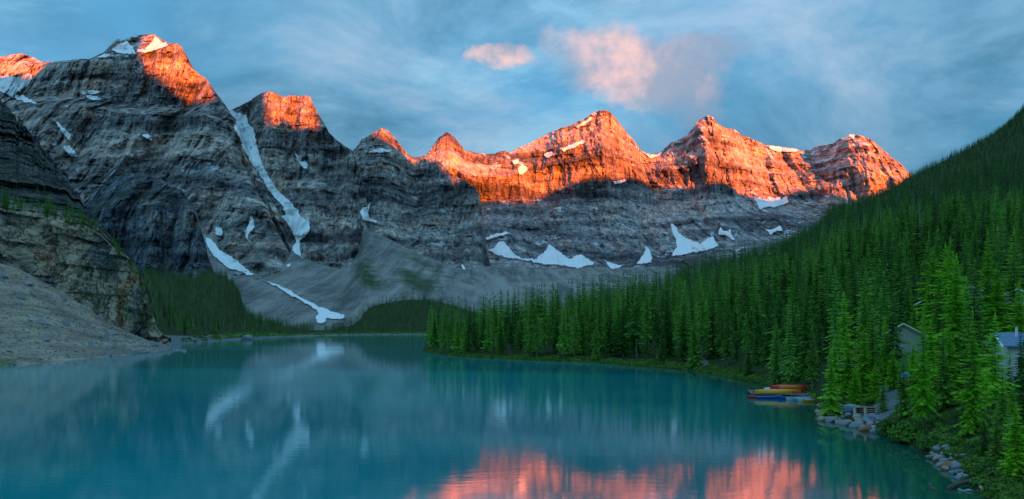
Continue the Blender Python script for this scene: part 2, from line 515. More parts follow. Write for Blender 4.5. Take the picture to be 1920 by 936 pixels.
def foliage_mat(name, lo, hi, trans=0.12):
    m, t = new_mat(name)
    rnd = t.n('ShaderNodeObjectInfo').outputs['Random']
    tone = t.attr('tone')
    f = t.m('ADD', t.m('MULTIPLY', t.m('POWER', rnd, 1.7), 0.75), t.m('MULTIPLY', t.m('POWER', tone, 1.8), 0.55), clamp=True)
    col = t.mix(f, lo, hi)
    hue = t.m('FRACT', t.m('MULTIPLY', rnd, 17.0))
    col = t.mix(t.m('MULTIPLY', hue, 0.35), col, t.mix(1.0, col, (0.45, 0.85, 1.6), 'MULTIPLY'))
    df = t.n('ShaderNodeBsdfDiffuse', None, Color=col)
    tr = t.n('ShaderNodeBsdfTranslucent', None, Color=col)
    mx = t.n('ShaderNodeMixShader', None, i0=trans, i1=df.outputs[0], i2=tr.outputs[0])
    t.n('ShaderNodeOutputMaterial', None, Surface=mx.outputs[0])
    return m


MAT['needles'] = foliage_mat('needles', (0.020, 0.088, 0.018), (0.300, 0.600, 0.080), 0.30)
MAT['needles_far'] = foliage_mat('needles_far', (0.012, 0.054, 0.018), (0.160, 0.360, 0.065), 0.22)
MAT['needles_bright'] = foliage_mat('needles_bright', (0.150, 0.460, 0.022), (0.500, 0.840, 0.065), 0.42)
MAT['shrub'] = foliage_mat('shrub', (0.05, 0.14, 0.02), (0.22, 0.36, 0.06), 0.2)
MAT['bark'] = simple_mat('bark', (0.17, 0.145, 0.12), 0.95, 0.45, 3.0, 0.1, (3, 3, 0.4))
MAT['bark_pale'] = simple_mat('bark_pale', (0.22, 0.205, 0.185), 0.95, 0.35, 3.0, 0.1, (3, 3, 0.4))

# ------------------------------------------------------------------ lake
SHORE_R = np.array([(700, 330), (780, 300), (800, 292), (850, 250), (1000, 219), (1100, 206), (1200, 189), (1300, 169), (1400, 136), (1500, 109), (1528, 101), (1540, 80), (1590, 76), (1640, 71.5),
                    (1700, 63), (1780, 52), (1850, 43), (1920, 38), (2000, 32), (2150, 28), (2600, 24)], float)


def shore_r(px):
    return np.interp(px, SHORE_R[:, 0], SHORE_R[:, 1])


m, t = new_mat('lake_water')
pos = t.n('ShaderNodeNewGeometry').outputs['Position']
x, y, z = t.xyz(pos)
rip = t.noise(t.vec(t.m('MULTIPLY', x, 0.55), t.m('MULTIPLY', y, 1.3), 0.0), 1.0, 4.0, 0.6)
rip2 = t.noise(t.vec(t.m('MULTIPLY', x, 0.10), t.m('MULTIPLY', y, 0.22), 3.0), 1.0, 3.0, 0.5)
wind = t.step(t.noise(t.vec(t.m('MULTIPLY', x, 0.004), t.m('MULTIPLY', y, 0.011), 1.0), 1.0, 4.0, 0.55, 0.5), 0.45, 0.66)
sh = t.attr('shallow')
bed = t.noise(t.v('SCALE', pos, 0.25), 1.0, 5.0, 0.65)
deep = t.mix(wind, (0.000, 0.270, 0.300), (0.000, 0.400, 0.420))
shal = t.mix(bed, (0.002, 0.070, 0.055), (0.012, 0.140, 0.095))
col = t.mix(sh, deep, shal)
p = finish(t, col, 0.16, t.m('ADD', rip, t.m('MULTIPLY', rip2, 1.5)), 0.10, 0.05, 0.75)
p.inputs['IOR'].default_value = 1.50
t.t.links.new(t.m('ADD', 0.035, t.m('MULTIPLY', wind, 0.035)), p.inputs['Roughness'])
MAT['water'] = m

us = np.arange(-700, 2700, 12.0)
Ds = np.geomspace(16, 1500, 170)
U, DD = np.meshgrid(us, Ds, indexing='ij')
X = (U - 960) / F * DD
V = np.stack([X, DD, np.zeros_like(X)], -1).reshape(-1, 3)
nu, nd_ = U.shape
idx = np.arange(nu * nd_).reshape(nu, nd_)
Q = np.stack([idx[:-1, :-1], idx[1:, :-1], idx[1:, 1:], idx[:-1, 1:]], -1).reshape(-1, 4)
me = mesh_np('lake', V, Q, [MAT['water']], True)
sd = shore_r(U) - DD
sx_ = np.linspace(1150, 2150, 420)
sp = np.stack([(sx_ - 960) / F * shore_r(sx_), shore_r(sx_)], -1)
dist = np.full(len(V), 1e3)
near = V[:, 1] < 190
dd = np.min(np.hypot(V[near, 0][:, None] - sp[None, :, 0], V[near, 1][:, None] - sp[None, :, 1]), 1)
dist[near] = dd
add_attr(me, 'shallow', (1 - sstep(dist, 0.5, 14.0)) * 0.6 + 0.4 * (1 - sstep(dist, 2.0, 60.0)))
tag(link('lake', me), 'still turquoise glacial lake reflecting the mountains', kind='structure')

# valley floor sheet under everything, out to the horizon
mb = MB()
S = 30000
mb.quad((-S, -S, -4), (S, -S, -4), (S, S, -4), (-S, S, -4))
me = mb.mesh('valley_ground', MAT['talus'])
tag(link('valley_ground', me), 'grey gravel valley floor', kind='structure')


# ------------------------------------------------------------------ lofted terrain
class Loft:
    """A sheet of terrain through traced contour lines, each with its own distance."""
    def __init__(self, lines, u0, u1, du=2.0):
        self.u = np.arange(u0, u1 + du, du)
        P, D_ = [], []
        for ln in lines:
            a = np.array(ln, float)
            P.append(np.interp(self.u, a[:, 0], a[:, 1]))
            D_.append(np.interp(self.u, a[:, 0], a[:, 2]))
        self.P, self.D = np.array(P), np.array(D_)

    def grid(self, rows, jag=0.0, jag_line=1, seed=0.0):
        P, D_ = self.P.copy(), self.D.copy()
        if jag:
            P[jag_line] += jag * (fbm(self.u / 22, seed, 0, 5, 0.6) + 0.35 * fbm(self.u / 5, seed + 4, 0, 2, 0.6))
        gp, gd = [], []
        for k, n in enumerate(rows):
            for i in range(n):
                tt = i / n
                gp.append(P[k] * (1 - tt) + P[k + 1] * tt)
                gd.append(D_[k] * (1 - tt) + D_[k + 1] * tt)
        gp.append(P[-1])
        gd.append(D_[-1])
        return np.array(gp), np.array(gd)


def grid_mesh(name, px, py, D_, mats, smooth=False):
    Vt = np.stack([(px - 960) / F * D_, D_, EYE + (YH - py) / F * D_], -1)
    a, b = px.shape
    ix = np.arange(a * b).reshape(a, b)
    q = np.stack([ix[:-1, :-1], ix[1:, :-1], ix[1:, 1:], ix[:-1, 1:]], -1).reshape(-1, 4)
    return mesh_np(name, Vt.reshape(-1, 3), q, mats, smooth), Vt


BVH_SRC = []


def mountain(name, label, lines, rows, u0, u1, mat, amp=1.0, jag=5.0, period=85.0, seed=0.0, du=2.0, kind='structure', jag_line=1, lat=1.0, terr=1.0, blocks=1.0):
    lf = Loft(lines, u0, u1, du)
    gp, gd = lf.grid(rows, jag, jag_line, seed)
    px = np.broadcast_to(lf.u[None, :], gp.shape)
    Dk = gd
    x = (px - 960) / F * Dk
    z = EYE + (YH - gp) / F * Dk
    s = amp
    wx = x + 25 * s * fbm(x / (130 * s), z / (130 * s), seed, 3)
    # buttresses and gullies
    g1 = fbm(wx / (330 * s * lat), z / (1500 * s), seed + 1.3, 3, 0.5, True)
    g2 = fbm(wx / (95 * s * lat), z / (420 * s), seed + 7.7, 4, 0.55, True)
    g3 = fbm(wx / (30 * s), z / (60 * s), seed + 3.1, 4, 0.65, True)
    g4 = fbm(wx / (11 * s), z / (26 * s), seed + 5.5, 2, 0.6, True)
    g5 = fbm(wx / (210 * s * lat), z / (1100 * s), seed + 17.1, 3, 0.5, True)
    dd = -(g1 * 70 + g2 * 46 + g3 * 18 + g4 * 5) * s + 95 * s * np.clip(g5 - 0.25, 0, 1) ** 1.3 * 1.6
    # angular blocks split by joints
    ax = wx + 9 * s * fbm(x / (60 * s), z / (40 * s), seed + 31, 2)
    az_ = z + 0.06 * x + 14 * s * fbm(x / (90 * s), z / (90 * s), seed + 33, 2)
    dd = dd + blocks * s * (26 * cells(ax / (46 * s), az_ / (88 * s), seed + 1) + 14 * cells(ax / (21 * s), az_ / (34 * s), seed + 2))
    # beds: cliff-and-ledge profile
    gz = np.gradient(z, axis=0)
    gD = np.gradient(Dk, axis=0)
    slope = np.clip(np.where(np.abs(gz) > 1e-6, gD / np.where(np.abs(gz) < 1e-6, 1, gz), 0), 0.15, 1.1)
    tmod = 0.35 + 0.9 * sstep(fbm(x / (420 * s), z / (200 * s), seed + 21, 3), -0.25, 0.35)
    for per, k in ((period, 0.42), (period * 0.37, 0.34)):
        zz = (z + 0.07 * x + 75 * s * fbm(x / (300 * s), z / (380 * s), seed + 11, 4)) / per
        fr = zz - np.floor(zz)
        st = sstep(fr, 0.55, 0.98)
        dd = dd + terr * tmod * k * per * slope * (st - fr)
    fade = np.ones_like(dd)
    fade[0] = 0.2
    Dk2 = Dk + dd * fade
    me, Vt = grid_mesh(name, px, gp, Dk2, [mat])
    o = tag(link(name, me), label, kind=kind)
    BVH_SRC.append(me)
    return o, me


def off(line, dpy, dD):
    return [(a, b + dpy, c + dD) for a, b, c in line]


def withD(line, Dl):
    a = np.array(Dl, float)
    return [(x, y, float(np.interp(x, a[:, 0], a[:, 1]))) for x, y in line]


# far wall of lit peaks
r6 = withD([(770, 312), (800, 290), (815, 270), (825, 256), (838, 247), (850, 255), (860, 268), (872, 283), (890, 285), (910, 290), (930, 287), (945, 283), (958, 286), (970, 278), (1000, 266), (1030, 248), (1050, 241), (1075, 233), (1095, 224), (1110, 213), (1125, 207), (1140, 208), (1152, 218), (1165, 235), (1180, 255), (1190, 265), (1200, 278), (1210, 287), (1225, 291), (1240, 284), (1255, 270), (1262, 265), (1275, 262), (1290, 250), (1302, 238), (1312, 225), (1322, 217), (1335, 219), (1345, 230), (1355, 238), (1375, 243), (1395, 255), (1420, 265), (1440, 274), (1465, 276), (1490, 280), (1505, 283), (1520, 280), (1540, 273), (1560, 270), (1575, 258), (1590, 253), (1610, 253), (1628, 258), (1645, 272), (1665, 290), (1685, 305), (1697, 315), (1720, 338), (1790, 380)],
           [(770, 3500), (838, 3450), (900, 3750), (1000, 3950), (1130, 3850), (1218, 4250), (1325, 3950), (1450, 4300), (1520, 4300), (1600, 3950), (1700, 3900), (1800, 3900)])
b6 = [(770, 480, 2800), (900, 470, 2850), (1000, 492, 2900), (1100, 494, 2950), (1200, 488, 3050), (1300, 470, 3050), (1400, 452, 3100), (1500, 440, 3100), (1600, 430, 3050), (1800, 430, 3000)]
m6 = [(u, 0.5 * (np.interp(u, [p[0] for p in r6], [p[1] for p in r6])) + 0.5 * 375, np.interp(u, [p[0] for p in r6], [p[2] for p in r6]) - 230) for u in range(770, 1801, 20)]
n6 = [(u, 372 + 8 * math.sin(u / 60), np.interp(u, [p[0] for p in r6], [p[2] for p in r6]) * 0.5 + 0.5 * 3500 - 30) for u in range(770, 1801, 20)]
e6 = [(770, 570, 2000), (1000, 560, 2100), (1300, 540, 2200), (1800, 520, 2200)]
mountain('mountain', 'far wall of sunlit orange peaks beyond the wooded hillside', [off(r6, 190, 900), r6, m6, n6, b6, e6], [8, 45, 45, 62, 20], 770, 1790, MAT['rock_far'], 1.0, 5.0, 88, 2.0)

# the two middle peaks
r4 = withD([(640, 300), (664, 281), (678, 262), (700, 249), (715, 241), (729, 246), (748, 268), (764, 288), (777, 297), (800, 291), (820, 297), (835, 315), (850, 330), (872, 338), (890, 352), (899, 366), (904, 400), (909, 440), (915, 480), (930, 525), (960, 560)],
           [(640, 2700), (715, 2600), (777, 2750), (830, 2600), (900, 2250), (960, 2100)])
b4 = [(640, 440, 2150), (700, 450, 2050), (780, 485, 1950), (850, 505, 1900), (905, 510, 1900), (960, 575, 1800)]
c4 = [(u, 0.55 * np.interp(u, [p[0] for p in r4], [p[1] for p in r4]) + 0.45 * np.interp(u, [p[0] for p in b4], [p[1] for p in b4]), np.interp(u, [p[0] for p in r4], [p[2] for p in r4]) * 0.62 + 0.38 * 2000) for u in range(640, 961, 10)]
mountain('mountain', 'dark pointed middle peak with a glowing right shoulder', [off(r4, 140, 600), r4, c4, b4, off(b4, 80, -450)], [6, 75, 70, 25], 640, 960, MAT['rock_mid'], 0.85, 4.0, 70, 5.0)

r3 = withD([(424, 210), (444, 201), (463, 192), (479, 182), (492, 174), (507, 171), (518, 177), (531, 182), (547, 178), (558, 181), (572, 179), (582, 182), (588, 198), (598, 217), (608, 230), (617, 249), (630, 262), (646, 273), (662, 283), (672, 310), (684, 360), (694, 410), (710, 450), (730, 490)],
           [(424, 2450), (507, 2300), (588, 2250), (662, 2150), (730, 1900)])
b3 = [(424, 430, 1900), (470, 460, 1850), (522, 488, 1800), (572, 490, 1800), (635, 508, 1800), (680, 480, 1800), (730, 520, 1750)]
c3 = [(u, 0.6 * np.interp(u, [p[0] for p in r3], [p[1] for p in r3]) + 0.4 * np.interp(u, [p[0] for p in b3], [p[1] for p in b3]), np.interp(u, [p[0] for p in r3], [p[2] for p in r3]) * 0.6 + 0.4 * 1850 + 40) for u in range(424, 731, 10)]
mountain('mountain', 'blunt twin-topped peak lit orange above the long snow couloir', [off(r3, 140, 600), r3, c3, b3, off(b3, 80, -350)], [6, 70, 75, 25], 424, 730, MAT['rock_mid'], 0.8, 4.0, 66, 9.0)

# big mountain on the left: summit cap, upper cliff, stepped face
r2 = withD([(-90, 175), (20, 160), (56, 128), (64, 119), (93, 116), (125, 114), (138, 112), (170, 109), (183, 104), (195, 98), (208, 84), (221, 72), (231, 75), (247, 69), (260, 66), (279, 64), (288, 64), (304, 74), (317, 82), (332, 80), (340, 87), (352, 108), (361, 127), (368, 135), (385, 146), (401, 168), (410, 181), (426, 201), (439, 224), (449, 246), (461, 282), (477, 315), (500, 360), (530, 412), (550, 470), (570, 520)],
           [(-90, 2600), (60, 2450), (180, 2450), (260, 2560), (317, 2480), (340, 2400), (426, 2250), (480, 2000), (570, 1750)])
a2 = withD([(-90, 178), (56, 131), (64, 122), (100, 119), (170, 112), (200, 107), (256, 104), (270, 99), (317, 87), (332, 84), (345, 98), (361, 132), (385, 150), (410, 185), (439, 229), (461, 287), (500, 364), (550, 474), (570, 524)],
           [(-90, 2450), (60, 2380), (200, 2330), (317, 2320), (340, 2330), (426, 2200), (480, 1960), (570, 1740)])
f2 = withD([(-90, 200), (60, 180), (140, 182), (200, 190), (260, 200), (330, 205), (385, 200), (410, 215), (439, 250), (461, 300), (500, 372), (550, 478), (570, 528)],
           [(-90, 2330), (60, 2300), (200, 2250), (317, 2230), (340, 2240), (426, 2130), (480, 1930), (570, 1720)])
c2 = withD([(-90, 340), (100, 325), (250, 325), (350, 330), (430, 345), (500, 405), (550, 485), (570, 530)], [(-90, 1950), (300, 1950), (430, 1850), (570, 1680)])
b2 = withD([(-90, 500), (250, 500), (400, 470), (470, 462), (520, 480), (570, 540)], [(-90, 1550), (400, 1600), (570, 1600)])
f2b = [(u, y + 16, dd_ - 115 * (1 - max(0, min(1, (u - 380) / 60)))) for u, y, dd_ in f2]
mountain('mountain', 'massive grey stepped mountain with a snow-capped summit and one glowing cliff', [off(r2, 150, 600), r2, a2, f2, f2b, c2, b2, off(b2, 90, -300)], [6, 14, 48, 14, 62, 82, 20], -90, 570, MAT['rock_mid'], 0.9, 3.0, 62, 13.0, terr=0.9)

# small summit at the far left edge
r1 = [(-90, 128, 3300), (-40, 112, 3250), (0, 107, 3200), (25, 102, 3200), (45, 101, 3200), (60, 107, 3220), (78, 115, 3250), (95, 125, 3280), (130, 160, 3300)]
mountain('mountain', 'small orange-lit summit with a hanging glacier at the far left', [off(r1, 120, 500), r1, off(r1, 38, -150), off(r1, 110, -500)], [5, 22, 36], -90, 130, MAT['rock_far'], 0.8, 3.0, 60, 21.0)

# dark rounded buttress above the left forest
rb = withD([(100, 440), (150, 385), (185, 352), (220, 331), (262, 323), (300, 336), (340, 356), (362, 385), (374, 418), (382, 446), (389, 476), (401, 510), (430, 560), (470, 600)], [(100, 1380), (262, 1330), (401, 1200), (470, 1100)])
rb2 = withD([(100, 450), (150, 415), (185, 396), (220, 388), (262, 385), (300, 384), (340, 386), (362, 398), (374, 424), (382, 450), (389, 480), (401, 514), (430, 564), (470, 604)], [(100, 1280), (262, 1210), (401, 1160), (470, 1080)])
bb = [(100, 560, 1180), (262, 520, 1140), (401, 560, 1100), (470, 625, 1050)]
mountain('cliff', 'dark rounded rock buttress above the forest on the left slope', [off(rb, 90, 300), rb, rb2, bb, off(bb, 60, -90)], [5, 30, 65, 10], 100, 470, MAT['rock_buttress'], 0.42, 3.0, 34, 31.0)

# talus apron between the cliffs and the lake head
tt = [(360, 440, 1640), (400, 440, 1640), (440, 462, 1650), (469, 440, 1700), (476, 462, 1660), (522, 488, 1600), (547, 472, 1680), (572, 488, 1640), (597, 497, 1600), (635, 507, 1560), (657, 500, 1600), (672, 476, 1700), (682, 424, 1900), (700, 436, 1880), (750, 460, 1800), (791, 481, 1720), (847, 503, 1640), (872, 506, 1640), (905, 503, 1750), (925, 500, 1900), (960, 502, 2000), (1040, 505, 2050), (1150, 505, 2150), (1260, 500, 2200)]
tm = [(360, 520, 1280), (450, 540, 1250), (560, 552, 1250), (640, 565, 1250), (682, 520, 1400), (760, 530, 1380), (860, 540, 1380), (930, 545, 1480), (1260, 540, 1600)]
tb_ = [(360, 632, 900), (450, 628, 900), (560, 624, 940), (640, 626, 935), (760, 626, 960), (860, 625, 980), (930, 625, 1000), (1260, 622, 1050)]
lf = Loft([off(tt, -2, 120), tt, tm, tb_], 360, 1260, 2.5)
gp, gd = lf.grid([2, 45, 45])
px = np.broadcast_to(lf.u[None, :], gp.shape)
x = (px - 960) / F * gd
fan = fbm(x / 90, gd / 700, 4.4, 4)
gd2 = gd - 40 * fan * sstep(np.arange(len(gp)) / len(gp), 0.0, 0.2)[:, None]
gd2 = gd2 + 12 * fbm(x / 18, gd / 60, 8.8, 3)


def inpoly(x, y, poly):
    poly = np.asarray(poly, float)
    ins = np.zeros(np.shape(x), bool)
    for i in range(len(poly)):
        (x1, y1), (x2, y2) = poly[i - 1], poly[i]
        if y1 == y2:
            continue
        c = ((y1 > y) != (y2 > y)) & (x < (x2 - x1) * (y - y1) / (y2 - y1) + x1)
        ins ^= c
    return ins


veg = np.zeros_like(gd)
jx = px + 9 * fbm(px / 16, gp / 16, 1.0, 3)
jy = gp + 5 * fbm(px / 12, gp / 12, 6.0, 3)
for pl in ([(668, 486), (688, 482), (706, 500), (722, 528), (716, 545), (690, 548), (664, 535), (660, 510)], [(748, 460), (775, 472), (820, 498), (874, 536), (866, 540), (810, 512), (762, 484)],
           [(735, 500), (770, 500), (820, 530), (850, 550), (790, 550), (745, 530)], [(868, 512), (900, 520), (910, 535), (885, 535), (870, 525)], [(930, 498), (960, 500), (985, 514), (960, 520), (935, 512)]):
    acc = 0
    for ddx in (-18, -6, 6, 18):
        for ddy in (-9, -3, 3, 9):
            acc = acc + inpoly(jx + ddx, jy + ddy, pl)
    veg = np.maximum(veg, acc / 16.0 * 0.85)
me, Vt = grid_mesh('talus_slope', px, gp, gd2, [MAT['talus']])
add_attr(me, 'veg', veg)
tag(link('talus_slope', me), 'grey talus fans spreading from the cliffs to the head of the lake', kind='structure')
BVH_SRC.append(me)

# near left: cliff over a scree slope
rn = withD([(-140, 90), (-60, 148), (0, 186), (20, 206), (50, 238), (80, 272), (105, 306), (130, 340), (160, 385), (190, 424), (215, 455), (240, 476), (262, 505), (278, 545), (288, 585), (296, 612), (320, 640)],
           [(-140, 520), (0, 500), (130, 480), (262, 440), (320, 420)])
ln = withD([(-140, 330), (0, 372), (60, 384), (110, 396), (160, 410), (190, 432), (215, 461), (240, 482), (262, 510), (278, 550), (288, 590), (296, 616), (320, 642)],
           [(-140, 345), (0, 365), (130, 395), (262, 420), (320, 410)])
ln2 = withD([(-140, 345), (0, 392), (60, 402), (110, 412), (160, 424), (190, 444), (215, 470), (240, 488), (262, 514), (278, 553), (288, 592), (296, 618), (320, 643)],
            [(-140, 310), (0, 332), (130, 368), (262, 410), (320, 405)])
bn = [(-140, 520, 300), (0, 530, 324), (130, 575, 358), (200, 620, 382), (262, 645, 396), (320, 655, 398)]
mountain('cliff', 'ochre streaked near cliff with trees on its ledge above the scree', [off(rn, 60, 120), rn, ln, ln2, bn, off(bn, 30, -10)], [4, 80, 8, 78, 6], -140, 320, MAT['rock_near'], 0.2, 26.0, 16, 41.0, du=1.6, terr=0.04, blocks=1.7)
ncol = len(np.arange(-140, 320 + 1.6, 1.6))
fr_ = np.concatenate([np.zeros(84), np.full(8, 0.5), np.ones(85)])
add_attr(BVH_SRC[-1], 'face', np.repeat(fr_, ncol)[:len(BVH_SRC[-1].vertices)])

sn = [(-140, 425, 268), (0, 494, 288), (30, 503, 292), (60, 516, 296), (130, 556, 312), (200, 603, 325), (250, 627, 330), (300, 647, 328), (333, 657, 322), (345, 660, 300)]
sb = [(-140, 700, 158), (0, 687, 186), (60, 682, 199), (130, 675, 221), (200, 669, 244), (250, 664, 268), (300, 660, 291), (333, 659, 305), (345, 661, 296)]
lf = Loft([off(sn, 3, 25), sn, off(sb, -1, 1), off(sb, 8, -3)], -140, 345, 2.5)
gp, gd = lf.grid([2, 90, 3])
px = np.broadcast_to(lf.u[None, :], gp.shape)
x = (px - 960) / F * gd
gd2 = gd + 1.6 * fbm(x / 12, gd / 25, 2.2, 4) + 0.5 * fbm(x / 1.8, gd / 2.5, 5.2, 2)
veg = sstep(gp, 655, 690) * sstep(90 - px, 0, 120) * 0.9 + 0.25 * sstep(fbm(x / 9, gd / 12, 3.3, 3), 0.1, 0.5)
me, Vscree = grid_mesh('scree_slope', px, gp, gd2, [MAT['scree']])
add_attr(me, 'veg', veg)
tag(link('scree_slope', me), 'brown scree slope running into the lake at the left', kind='structure')
BVH_SRC.append(me)


# ------------------------------------------------------------------ wooded ground: heights by picture column and distance
class Ground:
    def __init__(self, cols, shore, rough=0.6):
        self.pxs = np.array([c[0] for c in cols], float)
        self.cols = [np.array(c[1], float) for c in cols]
        self.shore = shore
        self.rough = rough

    def z(self, px, D_):
        px, D_ = np.broadcast_arrays(np.asarray(px, float), np.asarray(D_, float))
        dl = D_ - self.shore(px)
        zs = np.stack([np.interp(dl, c[:, 0], c[:, 1], left=-3.0) for c in self.cols], 0)
        i = np.clip(np.searchsorted(self.pxs, px) - 1, 0, len(self.pxs) - 2)
        f_ = np.clip((px - self.pxs[i]) / (self.pxs[i + 1] - self.pxs[i]), 0, 1)
        za = np.take_along_axis(zs, i[None], 0)[0]
        zb = np.take_along_axis(zs, i[None] + 1, 0)[0]
        z_ = za * (1 - f_) + zb * f_
        x_ = (px - 960) / F * D_
        k = sstep(dl, 0, 40)
        return z_ + self.rough * fbm(x_ / 14, D_ / 14, 1.5, 3) * (0.25 + k) + 6 * self.rough * k * sstep(D_, 200, 700) * fbm(x_ / 120, D_ / 120, 3.5, 3)

    def mesh(self, name, u0, u1, du, dls, mat):
        u = np.arange(u0, u1 + du, du)
        U_, L_ = np.meshgrid(u, np.asarray(dls, float), indexing='ij')
        D_ = self.shore(U_) + L_
        z_ = self.z(U_, D_)
        Vt = np.stack([(U_ - 960) / F * D_, D_, z_], -1)
        a, b = U_.shape
        ix = np.arange(a * b).reshape(a, b)
        q = np.stack([ix[:-1, :-1], ix[1:, :-1], ix[1:, 1:], ix[:-1, 1:]], -1).reshape(-1, 4)
        return mesh_np(name, Vt.reshape(-1, 3), q, [mat], True), U_.ravel(), D_.ravel()


G3 = Ground([
    (775, [(0, -3), (3000, -3)]),
    (802, [(0, 0), (5, .8), (25, 2), (50, .5), (80, -3), (3000, -3)]),
    (870, [(0, 0), (5, .8), (40, 2), (90, 2), (130, 0), (180, -3), (3000, -3)]),
    (950, [(0, 0), (5, .8), (60, 4), (150, 6.5), (190, 6), (260, -2), (3000, -3)]),
    (1100, [(0, 0), (6, 1), (100, 8), (274, 23), (350, 20), (500, 0), (3000, -3)]),
    (1300, [(0, 0), (6, 1), (60, 5), (200, 20), (481, 56), (560, 56), (900, 40), (3000, 0)]),
    (1500, [(0, 0), (6, 1.2), (60, 6), (250, 28), (791, 117), (880, 118), (1400, 60), (3000, 20)]),
    (1535, [(0, 0), (6, 1.2), (60, 6), (250, 32), (791, 125), (950, 140), (1400, 100), (3000, 20)]),
    (1560, [(0, 0), (3, .9), (12, 1.6), (22, 2.4), (40, 4.5), (90, 11), (300, 42), (800, 140), (1100, 190), (1500, 190), (3000, 60)]),
    (1700, [(0, 0), (3, .9), (12, 2.2), (22, 4.0), (34, 7.2), (80, 12), (300, 52), (700, 130), (1437, 307), (1600, 310), (3000, 100)]),
    (1920, [(0, 0), (4, 1), (15, 3), (27, 5), (50, 8.5), (62, 11), (110, 17), (350, 62), (800, 190), (1962, 597), (2100, 600), (3000, 450)]),
    (2150, [(0, 0), (4, 1), (20, 4), (30, 6), (60, 11), (110, 17), (350, 70), (800, 220), (1962, 720), (3000, 600)]),
], shore_r, 0.5)
dls = np.concatenate([np.arange(-4, 12, 0.5), np.arange(12, 60, 1.2), np.geomspace(60, 3000, 120)])
me, gu, gD = G3.mesh('wooded_hillside', 775, 2300, 5.0, dls, MAT['floor'])
gz = np.empty(len(me.vertices) * 3, np.float32)
me.vertices.foreach_get('co', gz)
gz = gz.reshape(-1, 3)
gpy = YH - (gz[:, 2] - EYE) / gz[:, 1] * F
gravel = inpoly(gu + 4 * fbm(gu / 9, gpy / 9, 1), gpy, [(1628, 792), (1600, 784), (1596, 770), (1640, 765), (1640, 735), (1652, 722), (1682, 724), (1688, 752), (1672, 775), (1650, 790)]) & (gD < 100)
track = inpoly(gu, gpy, [(1316, 672), (1323, 670), (1328, 684), (1314, 687)]) & (gD < 260)
lawn = inpoly(gu, gpy, [(1640, 700), (1650, 640), (1735, 600), (1760, 610), (1740, 720), (1690, 722)]) | inpoly(gu, gpy, [(1860, 720), (1930, 700), (1960, 800), (1880, 800)])
add_attr(me, 'gravel', np.maximum(gravel, track) * 1.0)
add_attr(me, 'veg', (lawn & (gD < 110)) * 1.0 * (1 - gravel) )
tag(link('wooded_hillside', me), 'forest floor of the wooded hillside on the right', kind='structure')


def shore_l(px):
    a = np.array([(250, 395), (300, 400), (333, 420), (360, 452), (400, 500), (430, 540), (470, 610), (520, 690), (600, 800), (650, 860), (760, 900), (900, 930), (1300, 930)], float)
    return np.interp(px, a[:, 0], a[:, 1])


def zpy(py, D_):
    return EYE + (YH - py) / F * D_


G1 = Ground([
    (250, [(0, 0), (10, 2), (200, zpy(560, 600)), (500, zpy(515, 900)), (700, zpy(515, 1100)), (900, 60)]),
    (300, [(0, 0), (10, 2), (200, zpy(570, 600)), (500, zpy(517, 900)), (700, zpy(517, 1100)), (900, 60)]),
    (346, [(0, 0), (12, 2), (200, zpy(585, 640)), (480, zpy(528, 910)), (620, zpy(530, 1060)), (900, 50)]),
    (390, [(0, 0), (12, 2), (200, zpy(590, 690)), (430, zpy(512, 920)), (540, zpy(515, 1030)), (800, 50)]),
    (423, [(0, 0), (12, 2), (180, zpy(595, 710)), (400, zpy(516, 930)), (500, zpy(522, 1030)), (800, 40)]),
    (446, [(0, 0), (12, 2), (180, zpy(600, 750)), (350, zpy(541, 920)), (430, zpy(548, 1000)), (800, 20)]),
    (460, [(0, 0), (10, 2), (150, zpy(608, 740)), (300, zpy(582, 890)), (400, zpy(592, 990)), (800, 0)]),
    (500, [(0, 0), (10, 1.5), (120, zpy(610, 780)), (220, zpy(603, 880)), (400, 5), (800, 0)]),
    (560, [(0, 0), (10, 1.5), (80, 6), (160, 8), (300, 0), (800, -3)]),
    (600, [(0, 0), (10, 1), (60, 5), (120, 3), (300, -3), (800, -3)]),
    (640, [(0, 0), (10, 1), (60, 4), (150, 10), (240, 14), (320, 8), (800, -3)]),
    (665, [(0, 0), (10, 1), (60, 4), (220, zpy(602, 1090)), (300, 20), (500, 0), (800, -3)]),
    (700, [(0, 0), (10, 1), (60, 5), (230, zpy(574, 1110)), (300, 38), (500, 5), (800, -3)]),
    (760, [(0, 0), (10, 1), (60, 6), (230, zpy(562, 1130)), (300, 46), (500, 5), (800, -3)]),
    (800, [(0, 0), (10, 1), (60, 6), (230, zpy(561, 1140)), (300, 46), (500, 5), (800, -3)]),
    (850, [(0, 0), (10, 1), (60, 6), (230, zpy(572, 1150)), (300, 38), (500, 5), (800, -3)]),
    (900, [(0, 0), (10, 1), (60, 5), (230, zpy(588, 1160)), (300, 25), (500, 5), (800, -3)]),
    (1000, [(0, 0), (10, 1), (60, 3), (230, 10), (500, 5), (800, -3)]),
], shore_l, 0.6)
me, gu, gD = G1.mesh('far_shore', 250, 1000, 4.0, np.concatenate([np.arange(-6, 30, 3.0), np.geomspace(30, 800, 60)]), MAT['floor'])
d1 = gD - shore_l(gu)
add_attr(me, 'gravel', 0.9 * (d1 < 7 + 22 * (gu < 400)) + 0.8 * ((gu > 585) & (gu < 640) & (d1 < 30)) * (d1 < 10))
add_attr(me, 'veg', 0.55 * sstep(d1, 6, 10) * (1 - sstep(d1, 22, 40)))
tag(link('far_shore', me), 'low wooded ground along the far shore', kind='structure')


